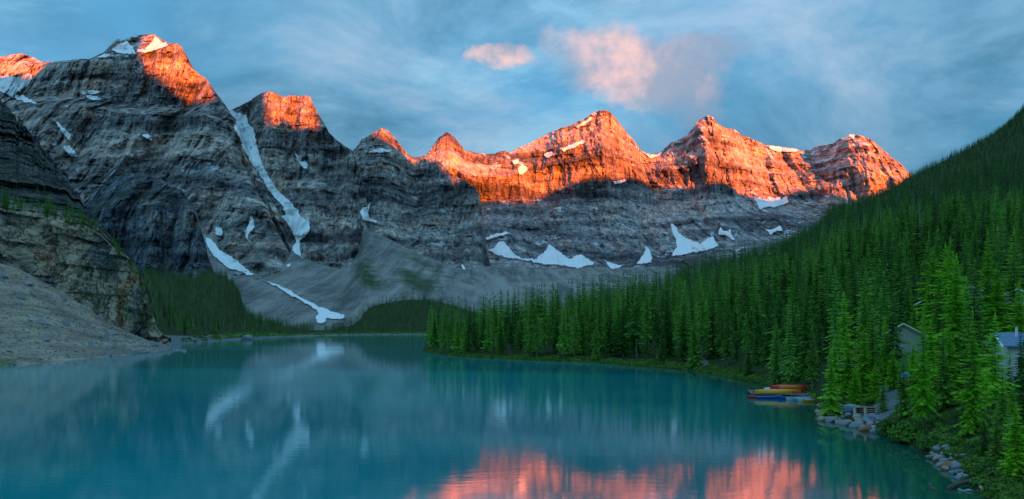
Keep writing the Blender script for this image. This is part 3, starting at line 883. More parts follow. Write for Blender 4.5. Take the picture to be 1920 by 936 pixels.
# ------------------------------------------------------------------ ray casting against the rock
def bvh_of(meshes):
    vs, fs, o = [], [], 0
    for me in meshes:
        n = len(me.vertices)
        a = np.empty(n * 3, np.float32)
        me.vertices.foreach_get('co', a)
        vs.append(a.reshape(-1, 3))
        q = np.empty(len(me.polygons) * 4, np.int32)
        me.polygons.foreach_get('vertices', q)
        fs.append(q.reshape(-1, 4) + o)
        o += n
    return BVHTree.FromPolygons(np.concatenate(vs).tolist(), np.concatenate(fs).tolist())


BVH = bvh_of(BVH_SRC)
EYEV = Vector((0, 0, EYE))


def cast(px, py):
    h = BVH.ray_cast(EYEV, Vector(((px - 960) / F, 1.0, (YH - py) / F)))
    return h[0], h[1]


# ------------------------------------------------------------------ unseen ridge behind the viewpoint, crest shaped to keep the valley in shade
TERM = [  # lower edge of the sunlight as seen on the rock: (px, py)
    (8, 141), (40, 138), (80, 128),
    (262, 100), (275, 125), (300, 150), (325, 172), (345, 187), (365, 192), (390, 196), (400, 180),
    (500, 172), (503, 238), (520, 236), (545, 228), (560, 236), (580, 240), (600, 238),
    (700, 250), (712, 262), (735, 272), (765, 296),
    (800, 296), (830, 312), (850, 332), (870, 338), (895, 360), (905, 376), (950, 380), (990, 378), (1020, 366), (1050, 350), (1080, 338), (1110, 336), (1150, 336), (1190, 334), (1215, 346), (1250, 352), (1290, 350), (1330, 342), (1360, 345), (1385, 362), (1410, 372), (1440, 377), (1480, 360), (1520, 355), (1550, 362), (1590, 372), (1630, 366), (1680, 350), (1730, 345), (1780, 345)]
SH = Vector((math.sin(SUN_AZ), -math.cos(SUN_AZ)))
PERP = Vector((math.cos(SUN_AZ), math.sin(SUN_AZ)))
OCC = 4600.0
prof = []
for px, py in TERM:
    p, nrm = cast(px, py)
    if p is None:
        continue
    p2 = Vector((p.x, p.y))
    L = OCC - p2.dot(SH)
    prof.append((p2.dot(PERP), p.z + math.tan(SUN_EL) * L, px))
prof.sort()
HI = max(q[1] for q in prof) + 90.0
knots = [(-6000, HI), (prof[0][0] - 400, HI)]
last = None
for wv, hv, px in prof:
    if last is not None and px - last > 85:
        knots.append((knots[-1][0] + 12, HI))
        knots.append((wv - 12, HI))
    knots.append((wv, hv))
    last = px
knots += [(prof[-1][0] + 300, knots[-1][1]), (9000, knots[-1][1])]
knots.sort()
ks = np.array(knots)
ww = np.arange(-6000, 9000, 14.0)
hh = np.interp(ww, ks[:, 0], ks[:, 1])
hh = hh + 26 * fbm(ww / 75, 0.3, 0.7, 5, 0.6)
rowz = [(-900, 0.0), (-420, 0.42), (-120, 0.8), (0, 1.0), (160, 0.72), (520, 0.36), (1200, 0.0)]
V = []
for dl, k in rowz:
    V.append(np.stack([ww * PERP.x + (OCC + dl) * SH.x, ww * PERP.y + (OCC + dl) * SH.y, hh * k + (0 if k in (0.0, 1.0) else 40) * fbm(ww / 200, dl / 100, 2.0, 4)], -1))
V = np.concatenate(V)
ix = np.arange(len(V)).reshape(len(rowz), -1)
Q = np.stack([ix[:-1, :-1], ix[:-1, 1:], ix[1:, 1:], ix[1:, :-1]], -1).reshape(-1, 4)
tag(link('mountain', mesh_np('shadow_ridge', V, Q, [MAT['rock_mid']])), 'unseen jagged ridge behind the viewpoint, shaped to cast the sunrise shadow line', kind='structure')

# ------------------------------------------------------------------ snow fields draped on the rock
SNOW = [
    ('long snow couloir running down between the two big left peaks', [(425, 201), (444, 212), (463, 214), (465, 233), (476, 243), (482, 278), (492, 310), (508, 339), (524, 361), (547, 381), (553, 392), (559, 393), (562, 405), (572, 412), (579, 410), (581, 429), (572, 444), (560, 452), (563, 465), (566, 484), (556, 478), (546, 470), (550, 458), (555, 453), (547, 433), (535, 416), (525, 406), (535, 402), (529, 386), (515, 372), (500, 352), (486, 329), (474, 310), (463, 291), (455, 275), (447, 256), (438, 240), (442, 227), (428, 208)]),
    ('snow tongue on the talus beside the dark buttress', [(383, 444), (400, 453), (410, 468), (440, 486), (478, 517), (470, 518), (440, 506), (428, 505), (420, 497), (400, 480), (388, 462)]),
    ('narrow snow strip crossing the talus down to the lake head', [(491, 524), (510, 530), (538, 542), (563, 558), (597, 574), (626, 586), (644, 591), (647, 596), (632, 599), (610, 597), (611, 605), (596, 608), (591, 596), (597, 589), (591, 580), (563, 564), (538, 550), (513, 536)]),
    ('small round snow patch beside the snow tongue', [(403, 428), (412, 425), (418, 436), (416, 442), (407, 441), (402, 434)]),
    ('curved snow patch hooking down the gully left of the couloir', [(468, 402), (475, 412), (477, 427), (468, 437), (463, 443), (466, 450), (476, 461), (470, 458), (461, 447), (459, 433), (466, 421)]),
    ('hooked snow patch at the top of the central talus fan', [(691, 380), (697, 380), (689, 396), (690, 408), (707, 414), (708, 419), (691, 415), (679, 411), (674, 396), (680, 389), (687, 388)]),
    ('broad snow apron along the foot of the far wall', [(913, 470), (928, 462), (935, 453), (944, 452), (953, 464), (969, 480), (978, 485), (1006, 485), (1019, 473), (1029, 458), (1040, 467), (1053, 476), (1068, 486), (1077, 483), (1087, 476), (1102, 486), (1117, 493), (1099, 500), (1081, 503), (1065, 500), (1043, 497), (1022, 496), (1003, 492), (966, 486), (935, 480)]),
    ('thin snow ledge above the broad snow apron', [(908, 445), (929, 439), (950, 435), (957, 438), (935, 444), (913, 450)]),
    ('steep snow tongue reaching the treetops of the hillside', [(1208, 458), (1217, 467), (1222, 480), (1222, 492), (1192, 496), (1203, 482), (1211, 469)]),
    ('low snow patch between the apron and the steep tongue', [(1128, 485), (1140, 492), (1160, 497), (1172, 496), (1160, 503), (1145, 505), (1140, 498)]),
    ('large pointed snowfield above the hillside forest', [(1253, 414), (1265, 423), (1273, 438), (1291, 449), (1313, 456), (1327, 447), (1336, 444), (1346, 461), (1325, 470), (1280, 478), (1258, 480), (1269, 459), (1265, 445), (1258, 430)]),
    ('bright snow patch just below the sunlit wall', [(1411, 369), (1432, 374), (1443, 368), (1452, 374), (1460, 370), (1466, 374), (1474, 366), (1480, 380), (1469, 383), (1450, 390), (1436, 388), (1425, 394), (1418, 383)]),
    ('forked snow gully above the hillside treetops', [(1349, 424), (1356, 434), (1364, 434), (1372, 426), (1369, 438), (1380, 451), (1372, 450), (1360, 441), (1345, 441)]),
    ('small pair of snow patches near the hillside crest', [(1432, 429), (1445, 431), (1461, 423), (1468, 433), (1454, 434), (1445, 440)]),
    ('shaded snow slab on the big summit cap', [(206, 94), (224, 82), (237, 77), (250, 90), (256, 103), (240, 102), (224, 101)]),
    ('sunlit snow slab on the big summit cap', [(256, 93), (272, 92), (284, 78), (291, 67), (301, 77), (317, 84), (298, 92), (272, 99), (256, 99)]),
    ('thin snow shelf left of the big summit cap', [(179, 108), (195, 101), (218, 104), (199, 109)]),
    ('pale hanging glacier below the far left summit', [(-20, 142), (0, 142), (32, 144), (58, 137), (60, 150), (50, 162), (34, 172), (24, 180), (42, 178), (58, 187), (72, 195), (50, 193), (20, 182), (0, 172), (-20, 165)]),
    ('slanting snow streak high on the left face', [(103, 226), (119, 239), (133, 255), (134, 267), (125, 260), (111, 242)]),
    ('lower snow streak on the left face', [(117, 274), (131, 272), (138, 282), (148, 297), (131, 292), (122, 283)]),
    ('snow ledge under the upper cliff', [(144, 173), (173, 169), (189, 172), (183, 177), (151, 177)]),
    ('second snow ledge just under the first below the upper cliff', [(160, 178), (176, 180), (192, 186), (176, 189), (163, 184)]),
    ('small snow ledge in the middle of the left face', [(263, 253), (276, 251), (285, 258), (286, 270), (280, 262)]),
    ('short snow gully on the blunt twin-topped peak', [(551, 286), (559, 293), (563, 304), (572, 302), (579, 310), (572, 318), (564, 311), (555, 298)]),
    ('snow saddle between the two highest far peaks', [(1203, 285), (1218, 291), (1230, 290), (1246, 281), (1236, 292), (1220, 298)]),
    ('snow crest along the sunlit skyline', [(1434, 271), (1461, 276), (1490, 277), (1501, 284), (1476, 285), (1450, 284)]),
    ('snow cap on the rightmost sunlit peak', [(1574, 260), (1585, 253), (1603, 252), (1602, 261), (1581, 264)]),
    ('slanting snow ledge on the left shoulder of the highest far peak', [(1053, 279), (1066, 273), (1092, 263), (1100, 266), (1088, 271), (1069, 280), (1056, 285)]),
    ('small sunlit snow patch low on the left shoulder', [(960, 302), (971, 298), (974, 308), (963, 309)]),
    ('ragged sunlit snow patch on the left shoulder', [(970, 318), (979, 307), (990, 318), (979, 328), (973, 327)]),
    ('sunlit snow ledge on the left shoulder', [(1018, 290), (1034, 284), (1040, 291), (1024, 297)]),
    ('summit snow streak on the highest far peak', [(1078, 238), (1094, 228), (1108, 219), (1112, 222), (1098, 233), (1084, 241)]),
    ('thin snow ledge under the shadow line of the far wall', [(1149, 341), (1173, 337), (1172, 342), (1152, 346)]),
    ('snow ledge on the middle pointed peak', [(682, 284), (705, 280), (716, 277), (722, 281), (745, 283), (720, 286), (690, 287)]),
    ('small snow patch near the foot of the central talus', [(537, 497), (546, 493), (544, 500), (538, 502)]),
    ('tiny snow patch at the right end of the talus', [(864, 495), (871, 500), (873, 507), (866, 505)]),
]
for lab, poly in SNOW:
    P = np.array(poly, float)
    ext = min(np.ptp(P[:, 0]), np.ptp(P[:, 1]))
    st = 1.6 if ext > 14 else 1.1
    xs = np.arange(P[:, 0].min() - 3, P[:, 0].max() + 3, st)
    ys_ = np.arange(P[:, 1].min() - 3, P[:, 1].max() + 3, st)
    gx, gy = np.meshgrid(xs, ys_, indexing='ij')
    ed = P - np.roll(P, 1, 0)
    thickness = abs(np.sum(P[:, 0] * np.roll(P[:, 1], 1) - P[:, 1] * np.roll(P[:, 0], 1))) / max(1.0, np.hypot(ed[:, 0], ed[:, 1]).sum())
    am = min(5.0, thickness * 0.55)
    ins = inpoly(gx + am * fbm(gx / 9, gy / 9, 1.0, 4, 0.7), gy + am * fbm(gx / 9, gy / 9, 9.0, 4, 0.7), P)
    soft = ins.astype(float)
    for _ in range(2):
        pd = np.pad(soft, 1)
        soft = sum(pd[1 + a:1 + a + soft.shape[0], 1 + b:1 + b + soft.shape[1]] for a in (-1, 0, 1) for b in (-1, 0, 1)) / 9.0
    hit = {}
    vs, fs, rims = [], [], []

    def vert(i, j):
        k = (i, j)
        if k not in hit:
            p, nrm = cast(xs[i], ys_[j])
            if p is None:
                hit[k] = None
            else:
                d_ = (EYEV - p).normalized()
                hit[k] = len(vs)
                vs.append(p + d_ * (p.y * 0.004) + Vector((0, 0, p.y * 0.0006)))
                rims.append((soft[i, j] - 0.45) * 2.2)
        return hit[k]
    for i in range(len(xs) - 1):
        for j in range(len(ys_) - 1):
            if ins[i, j]:
                q = [vert(i, j), vert(i, j + 1), vert(i + 1, j + 1), vert(i + 1, j)]
                if None in q:
                    continue
                ds = [vs[k].y for k in q]
                if max(ds) - min(ds) < 0.3 * min(ds):
                    fs.append(q)
    if fs:
        par = list(range(len(vs)))

        def find(a):
            while par[a] != a:
                par[a] = par[par[a]]
                a = par[a]
            return a
        for q in fs:
            for b in q[1:]:
                par[find(q[0])] = find(b)
        cnt = {}
        for q in fs:
            cnt[find(q[0])] = cnt.get(find(q[0]), 0) + 1
        best = max(cnt, key=cnt.get)
        fs = [q for q in fs if find(q[0]) == best]
        used = sorted({k for q in fs for k in q})
        ren = {k: i for i, k in enumerate(used)}
        vs = [vs[k] for k in used]
        rims = [rims[k] for k in used]
        fs = [[ren[k] for k in q] for q in fs]
        me = bpy.data.meshes.new('snow_patch')
        me.from_pydata([tuple(v) for v in vs], [], fs)
        me.materials.append(MAT['snow'])
        add_attr(me, 'rim', rims)
        me.polygons.foreach_set('use_smooth', np.ones(len(me.polygons), dtype=bool))
        tag(link('snow_patch', me), lab, 'snow patch', 'snow lying on the mountains')


# ------------------------------------------------------------------ conifers
def conifer(seed, H, Rr, z0, whorls, per, segs, ragged=0.25, droop=0.48):
    """Crown of whorled drooping branches made of small sprays; returns verts and quads."""
    r = random.Random(seed)
    vs, fs = [], []

    def dia(p, a, b, c):
        k = len(vs)
        vs.extend((tuple(p), tuple(a), tuple(b), tuple(c)))
        fs.append((k, k + 1, k + 2, k + 3))
    for i in range(whorls):
        tq = i / (whorls - 1)
        zc = z0 + (H - z0) * (tq ** 0.92)
        Lm = Rr * ((1 - tq) ** 0.80) * (0.55 + 0.45 * min(1, tq * 7 + 0.35)) + 0.014 * H * (0.4 + 0.6 * (1 - tq))
        Lm *= r.uniform(1 - ragged * 0.9, 1 + ragged * 0.35)
        n = max(4, per - int(tq * 2.5))
        a0 = r.random() * 6.28
        for j in range(n):
            if r.random() < ragged * 0.35 * (1 - tq):
                continue
            az = a0 + 6.283 * j / n + r.uniform(-0.35, 0.35)
            L = Lm * r.uniform(1 - ragged * 1.3, 1 + ragged * 0.7)
            zb = zc + r.uniform(-0.28, 0.28) * (H - z0) / whorls
            fw = Vector((math.cos(az), math.sin(az), 0))
            sd = Vector((-math.sin(az), math.cos(az), 0))
            rise = 0.55 * tq - 0.10
            dr = droop * (1 - 0.6 * tq)

            def pt(s):
                return fw * (L * s) + Vector((0, 0, zb + L * (rise * s - dr * s * s * 1.2 + 0.18 * s ** 4)))
            for k in range(segs):
                s = (k + 0.25) / segs
                p = pt(s)
                w_ = L * (0.42 if segs <= 2 else 0.27) * (1.12 - 0.75 * s) * r.uniform(0.75, 1.25)
                f2 = (pt(min(1.0, s + 0.15)) - pt(s - 0.15)).normalized()
                for sg in (-1, 1):
                    dn = Vector((0, 0, -w_ * r.uniform(0.15, 0.65)))
                    tip = p + sd * (sg * w_) + f2 * (w_ * r.uniform(0.5, 0.95)) + dn
                    a = p + f2 * (w_ * 0.75) + sd * (sg * w_ * 0.35) + dn * 0.15
                    c = p + sd * (sg * w_ * 0.62) + f2 * (w_ * 0.02) + dn * 0.7
                    dia(p, c, tip, a)
            p = pt(0.72)
            e = pt(1.0) + fw * (L * 0.08)
            wd = L * 0.13
            dn = Vector((0, 0, -wd * 0.6))
            dia(p, (p + e) / 2 + sd * wd + dn, e, (p + e) / 2 - sd * wd + dn)
            if segs > 2 and r.random() < 0.6:
                p = pt(0.3)
                e = pt(0.65) + Vector((0, 0, -L * 0.22))
                dia(p, (p + e) / 2 + sd * wd * 0.8, e, (p + e) / 2 - sd * wd * 0.8)
    # leader
    for az in (0.3, 1.9):
        sd = Vector((math.cos(az), math.sin(az), 0)) * (0.010 * H)
        b = Vector((0, 0, H * 0.95))
        dia(b, b + sd + Vector((0, 0, H * 0.015)), Vector((0, 0, H * 1.03)), b - sd + Vector((0, 0, H * 0.015)))
    return vs, fs


def trunk_mb(seed, H, z0, r0=None):
    r = random.Random(seed)
    r0 = r0 or H * 0.012
    mb = MB()
    zs = [-0.6, 0.0, 0.4, H * 0.25, H * 0.5, H * 0.75, H * 0.98]
    rr = [r0 * 1.7, r0 * 1.5, r0 * 1.1, r0 * 0.85, r0 * 0.6, r0 * 0.33, r0 * 0.06]
    bx, by = r.uniform(-1, 1) * H * 0.006, r.uniform(-1, 1) * H * 0.006
    mb.tube([(bx * math.sin(z / H * 3), by * math.sin(z / H * 4), z) for z in zs], rr, 6)
    for k in range(int(5 + z0 * 3)):                     # dead stubs below the crown
        z = r.uniform(0.15, 1.0) * max(z0, H * 0.1) * 1.15
        az = r.random() * 6.28
        L = r.uniform(0.25, 0.8)
        mb.tube([(0, 0, z), (math.cos(az) * L, math.sin(az) * L, z - 0.12 * L)], [r0 * 0.16, r0 * 0.06], 3)
    return mb


UNIT = 10.0   # conifer prototypes are 10 m tall and scaled


def proto(seed, ratio, z0f, whorls, per, segs, needles, ragged=0.25, bark='bark'):
    vs, fs = conifer(seed, UNIT, UNIT * ratio, UNIT * z0f, whorls, per, segs, ragged)
    cm = mesh_np('crown', vs, fs, [MAT[needles]])
    tm = trunk_mb(seed, UNIT, UNIT * z0f).mesh('trunk', MAT[bark], True)
    return cm, tm


HERO = [proto(100 + i, rt, z0, 28, 10, 6, 'needles', rg, bk) for i, (rt, z0, rg, bk) in enumerate(
    [(0.155, 0.10, 0.3, 'bark'), (0.135, 0.16, 0.35, 'bark_pale'), (0.17, 0.06, 0.3, 'bark'), (0.125, 0.22, 0.42, 'bark_pale'), (0.145, 0.13, 0.35, 'bark'), (0.16, 0.30, 0.45, 'bark_pale'), (0.14, 0.05, 0.3, 'bark')])]
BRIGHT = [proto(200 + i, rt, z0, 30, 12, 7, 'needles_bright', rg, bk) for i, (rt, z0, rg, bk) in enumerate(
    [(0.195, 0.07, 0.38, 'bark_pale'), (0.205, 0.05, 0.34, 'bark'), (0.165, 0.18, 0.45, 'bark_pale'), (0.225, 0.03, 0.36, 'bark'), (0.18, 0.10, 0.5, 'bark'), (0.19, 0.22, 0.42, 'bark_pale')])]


def joined(seed, ratio, z0f, whorls, per, segs, needles, ragged, bark):
    vs, fs = conifer(seed, UNIT, UNIT * ratio, UNIT * z0f, whorls, per, segs, ragged)
    zs = UNIT * 0.97
    k = len(vs)
    n = 5
    for z, r_ in ((-0.8, 0.15), (zs * 0.8, 0.01)):
        for a in range(n):
            vs.append((r_ * math.cos(a * 6.283 / n), r_ * math.sin(a * 6.283 / n), z))
    nf = len(fs)
    for a in range(n):
        fs.append((k + a, k + (a + 1) % n, k + n + (a + 1) % n, k + n + a))
    me = mesh_np('forest_conifer', vs, fs, [MAT[needles], MAT[bark]], False, [0] * nf + [1] * n)
    return me


forest_src = bpy.data.collections.new('forest_source')
SRC = []
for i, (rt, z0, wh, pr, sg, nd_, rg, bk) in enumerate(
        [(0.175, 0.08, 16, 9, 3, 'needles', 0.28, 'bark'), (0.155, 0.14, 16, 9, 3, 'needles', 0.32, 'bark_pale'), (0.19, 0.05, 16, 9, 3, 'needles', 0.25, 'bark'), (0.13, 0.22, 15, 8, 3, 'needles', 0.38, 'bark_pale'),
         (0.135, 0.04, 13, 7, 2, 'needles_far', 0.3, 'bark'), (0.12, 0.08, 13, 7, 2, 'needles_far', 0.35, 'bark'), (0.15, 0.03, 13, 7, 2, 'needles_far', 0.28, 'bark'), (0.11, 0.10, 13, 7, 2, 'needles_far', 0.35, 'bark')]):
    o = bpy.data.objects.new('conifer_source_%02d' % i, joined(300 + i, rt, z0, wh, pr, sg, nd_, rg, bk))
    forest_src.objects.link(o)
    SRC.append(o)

sb = trunk_mb(900, UNIT, 6.5, 0.11)
rr_ = random.Random(4)
for k in range(26):
    z_ = rr_.uniform(2.0, 9.2)
    a_ = rr_.random() * 6.28
    L_ = rr_.uniform(0.3, 0.9) * (1.1 - z_ / 10)
    sb.tube([(0, 0, z_), (math.cos(a_) * L_, math.sin(a_) * L_, z_ - 0.25 * L_)], [0.025, 0.008], 3)
MAT['snag'] = simple_mat('snag', (0.34, 0.33, 0.31), 0.95, 0.3, 3.0, 0.1, (3, 3, 0.4))
forest_src.objects.link(bpy.data.objects.new('conifer_source_08', sb.mesh('dead_conifer', MAT['snag'])))

ng = bpy.data.node_groups.new('forest_scatter', 'GeometryNodeTree')
ng.interface.new_socket('Geometry', in_out='INPUT', socket_type='NodeSocketGeometry')
ng.interface.new_socket('Geometry', in_out='OUTPUT', socket_type='NodeSocketGeometry')
gi = ng.nodes.new('NodeGroupInput')
go = ng.nodes.new('NodeGroupOutput')
ci = ng.nodes.new('GeometryNodeCollectionInfo')
ci.inputs['Collection'].default_value = forest_src
ci.inputs['Separate Children'].default_value = True
ci.inputs['Reset Children'].default_value = True
ip = ng.nodes.new('GeometryNodeInstanceOnPoints')
ip.inputs['Pick Instance'].default_value = True


def named(nm, ty):
    a = ng.nodes.new('GeometryNodeInputNamedAttribute')
    a.data_type = ty
    a.inputs['Name'].default_value = nm
    return a.outputs['Attribute']


e2r = ng.nodes.new('FunctionNodeEulerToRotation')
ng.links.new(named('turn', 'FLOAT_VECTOR'), e2r.inputs[0])
ng.links.new(gi.outputs[0], ip.inputs['Points'])
ng.links.new(ci.outputs[0], ip.inputs['Instance'])
ng.links.new(named('pick', 'INT'), ip.inputs['Instance Index'])
ng.links.new(e2r.outputs[0], ip.inputs['Rotation'])
ng.links.new(named('size', 'FLOAT_VECTOR'), ip.inputs['Scale'])
ng.links.new(ip.outputs[0], go.inputs[0])


def forest(name, label, pts, hs, pick):
    n = len(pts)
    me = bpy.data.meshes.new(name)
    me.vertices.add(n)
    me.vertices.foreach_set('co', np.asarray(pts, np.float32).ravel())
    a = me.attributes.new('size', 'FLOAT_VECTOR', 'POINT')
    k = np.asarray(hs)[:, None] / UNIT * np.array([1.0, 1.0, 1.0])[None, :]
    k[:, :2] *= rng.uniform(0.85, 1.2, n)[:, None]
    a.data.foreach_set('vector', k.astype(np.float32).ravel())
    a = me.attributes.new('turn', 'FLOAT_VECTOR', 'POINT')
    tz = np.zeros((n, 3), np.float32)
    tz[:, 2] = rng.uniform(0, 6.28, n)
    tz[:, 0] = rng.normal(0, 0.02, n)
    a.data.foreach_set('vector', tz.ravel())
    a = me.attributes.new('pick', 'INT', 'POINT')
    a.data.foreach_set('value', np.asarray(pick, np.int32))
    o = link(name, me)
    md = o.modifiers.new('scatter', 'NODES')
    md.node_group = ng
    tag(o, label, 'forest', kind='stuff')
    return o


def jitter_grid(G, px0, px1, d0, d1, sp, seed):
    """Points on ground G between depths d0 and d1, about one per sp x sp metres."""
    r = np.random.default_rng(seed)
    x0, x1 = min((px0 - 960) / F * d0, (px0 - 960) / F * d1), max((px1 - 960) / F * d1, (px1 - 960) / F * d0)
    gx, gy = np.meshgrid(np.arange(x0, x1, sp), np.arange(d0, d1, sp), indexing='ij')
    gx = (gx + r.uniform(-0.48, 0.48, gx.shape) * sp).ravel()
    gy = (gy + r.uniform(-0.48, 0.48, gy.shape) * sp).ravel()
    px = 960 + gx / gy * F
    k = (px > px0) & (px < px1)
    gx, gy, px = gx[k], gy[k], px[k]
    z = G.z(px, gy)
    sd = gy - G.shore(px)
    k = (z > 0.5) & (sd > 2.0)
    return np.stack([gx[k], gy[k], z[k], px[k], sd[k]], -1)


# right-hand hillside
zones = [(40, 150, 4.3), (150, 400, 5.6), (400, 900, 7.4), (900, 2150, 9.2)]
T = np.concatenate([jitter_grid(G3, 775, 2020, a, b, s, 50 + i) for i, (a, b, s) in enumerate(zones)])
H = rng.uniform(0.55, 1.15, len(T)) * 19.0 * (1 - 0.18 * sstep(T[:, 1], 600, 1100))
H *= np.where(rng.random(len(T)) < 0.14, 0.55, 1.0)
H *= 0.78 + 0.22 * sstep(T[:, 4], 0, 22)
H *= 0.62 + 0.38 * sstep(T[:, 1], 105, 230)
tpy = YH - (T[:, 2] - EYE) / T[:, 1] * F
ttop = YH - (T[:, 2] + H - EYE) / T[:, 1] * F
pxs = T[:, 3]
keep = np.ones(len(T), bool)
# clearings: the lodge buildings, track, lake front and dock are left open
for (a, b, dmax) in ((1674, 1728, 106), (1868, 1925, 72), (1572, 1600, 104), (1735, 1765, 80), (1400, 1545, 104), (1536, 1740, 84)):
    keep &= ~((pxs > a) & (pxs < b) & (T[:, 1] < dmax))
keep &= ~((pxs > 1878) & (pxs < 1900) & (T[:, 1] < 104) & (T[:, 1] > 60) & (ttop < 608))
keep &= ~((pxs > 1788) & (pxs < 1850) & (T[:, 1] < 118) & (T[:, 1] > 92))
keep &= ~((T[:, 1] < 75))
keep &= ~((pxs > 1306) & (pxs < 1334) & (T[:, 4] < 22))
T, H = T[keep], H[keep]

# left slope, mound, lake head
T1 = jitter_grid(G1, 268, 925, 400, 1240, 7.8, 61)
k = (T1[:, 4] > 14) & ~((T1[:, 3] > 590) & (T1[:, 3] < 622) & (T1[:, 4] < 400) & (rng.random(len(T1)) < 0.85))
k &= ~((T1[:, 3] < 333) & (T1[:, 4] < 60))
k &= ~((T1[:, 3] < 470) & (T1[:, 4] < 30))
T1 = T1[k]
H1 = rng.uniform(0.5, 1.25, len(T1)) * 11.0


# trees rooted on the near cliff
def cliff_trees(poly, n, h0, h1, seed):
    r = random.Random(seed)
    P = np.array(poly)
    out = []
    tries = 0
    while len(out) < n and tries < n * 30:
        tries += 1
        x = r.uniform(P[:, 0].min(), P[:, 0].max())
        y = r.uniform(P[:, 1].min(), P[:, 1].max())
        if not inpoly(np.array([x]), np.array([y]), P)[0]:
            continue
        p, nn = cast(x, y)
        if p is None or p.y > 560 or p.y < 200:
            continue
        out.append((p.x, p.y + 0.5, p.z - 0.3, x, 50.0, r.uniform(h0, h1)))
    return out


ct = cliff_trees([(0, 374), (60, 386), (110, 396), (160, 412), (190, 430), (196, 440), (150, 428), (60, 404), (0, 392)], 95, 4.5, 8.5, 1)
ct += cliff_trees([(-20, 180), (0, 190), (50, 242), (105, 310), (160, 388), (200, 436), (160, 410), (60, 384), (-20, 360)], 130, 2.5, 5.5, 2)
ct += cliff_trees([(190, 430), (215, 462), (262, 512), (290, 590), (296, 612), (270, 560), (240, 500), (205, 460)], 75, 3.5, 7.0, 3)
ct += cliff_trees([(150, 500), (200, 520), (270, 580), (285, 620), (230, 615), (170, 575), (140, 540)], 60, 4.0, 8.0, 4)
ct = np.array(ct)

allT = np.concatenate([T, T1, ct[:, :5]])
allH = np.concatenate([H, H1, ct[:, 5]])
zone_id = np.concatenate([np.zeros(len(T), int), np.ones(len(T1), int), np.full(len(ct), 2)])

# hero trees placed one by one: (px, base py, top py, depth, bright?, prototype, label)
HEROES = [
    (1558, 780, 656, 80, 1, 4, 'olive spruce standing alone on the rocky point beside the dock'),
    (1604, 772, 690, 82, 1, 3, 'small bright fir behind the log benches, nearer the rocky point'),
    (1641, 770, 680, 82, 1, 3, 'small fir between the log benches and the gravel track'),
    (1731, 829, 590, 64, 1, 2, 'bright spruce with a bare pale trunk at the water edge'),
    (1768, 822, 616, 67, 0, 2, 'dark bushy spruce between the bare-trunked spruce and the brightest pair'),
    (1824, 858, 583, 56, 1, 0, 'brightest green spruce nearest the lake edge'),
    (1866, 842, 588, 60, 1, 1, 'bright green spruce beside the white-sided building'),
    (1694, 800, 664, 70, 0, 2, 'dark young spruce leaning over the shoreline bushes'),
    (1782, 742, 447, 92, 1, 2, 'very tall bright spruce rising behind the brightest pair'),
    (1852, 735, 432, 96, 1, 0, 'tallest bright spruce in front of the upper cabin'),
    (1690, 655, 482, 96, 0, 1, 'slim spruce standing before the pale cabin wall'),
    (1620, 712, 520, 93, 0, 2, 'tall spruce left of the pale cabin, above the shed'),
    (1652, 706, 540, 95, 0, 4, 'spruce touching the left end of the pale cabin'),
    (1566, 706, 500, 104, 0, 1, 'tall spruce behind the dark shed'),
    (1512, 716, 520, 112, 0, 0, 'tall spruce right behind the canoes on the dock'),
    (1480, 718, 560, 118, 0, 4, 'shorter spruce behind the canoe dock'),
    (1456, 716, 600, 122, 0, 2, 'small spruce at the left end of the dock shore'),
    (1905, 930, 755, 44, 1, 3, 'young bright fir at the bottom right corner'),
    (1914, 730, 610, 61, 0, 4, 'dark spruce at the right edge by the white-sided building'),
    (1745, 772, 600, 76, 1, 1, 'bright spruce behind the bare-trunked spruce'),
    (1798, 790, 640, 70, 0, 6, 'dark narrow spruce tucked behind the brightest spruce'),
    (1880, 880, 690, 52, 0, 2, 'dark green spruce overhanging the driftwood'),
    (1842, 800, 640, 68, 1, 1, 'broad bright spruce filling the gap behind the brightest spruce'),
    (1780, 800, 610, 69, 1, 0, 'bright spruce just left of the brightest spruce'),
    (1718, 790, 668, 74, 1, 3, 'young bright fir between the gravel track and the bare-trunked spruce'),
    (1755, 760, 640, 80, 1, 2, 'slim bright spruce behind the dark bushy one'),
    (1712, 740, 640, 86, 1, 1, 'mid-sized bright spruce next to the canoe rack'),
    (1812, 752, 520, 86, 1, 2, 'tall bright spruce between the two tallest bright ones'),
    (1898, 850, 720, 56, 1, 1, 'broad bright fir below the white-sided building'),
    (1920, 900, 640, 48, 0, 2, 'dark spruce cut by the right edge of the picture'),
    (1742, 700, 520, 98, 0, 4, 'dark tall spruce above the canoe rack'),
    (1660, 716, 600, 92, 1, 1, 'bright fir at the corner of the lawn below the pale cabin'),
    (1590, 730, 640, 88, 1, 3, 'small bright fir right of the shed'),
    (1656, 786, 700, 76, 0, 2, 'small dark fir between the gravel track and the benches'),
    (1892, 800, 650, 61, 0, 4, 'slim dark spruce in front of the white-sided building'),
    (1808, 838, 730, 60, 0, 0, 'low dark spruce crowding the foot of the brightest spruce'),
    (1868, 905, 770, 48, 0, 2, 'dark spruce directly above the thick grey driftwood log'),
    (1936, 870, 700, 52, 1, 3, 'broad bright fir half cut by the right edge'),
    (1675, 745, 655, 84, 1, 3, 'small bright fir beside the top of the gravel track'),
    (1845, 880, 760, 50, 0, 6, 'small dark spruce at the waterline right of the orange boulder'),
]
tree_count = 0


def place_tree(pair, p, h, rz, label, group, wide=1.0):
    global tree_count
    o = empty('spruce_tree', p, rz)
    s = h / UNIT
    o.scale = (s * wide, s * wide, s)
    link('crown', pair[0], o)
    link('trunk', pair[1], o)
    tag(o, label, 'tree', group)
    tree_count += 1
    return o


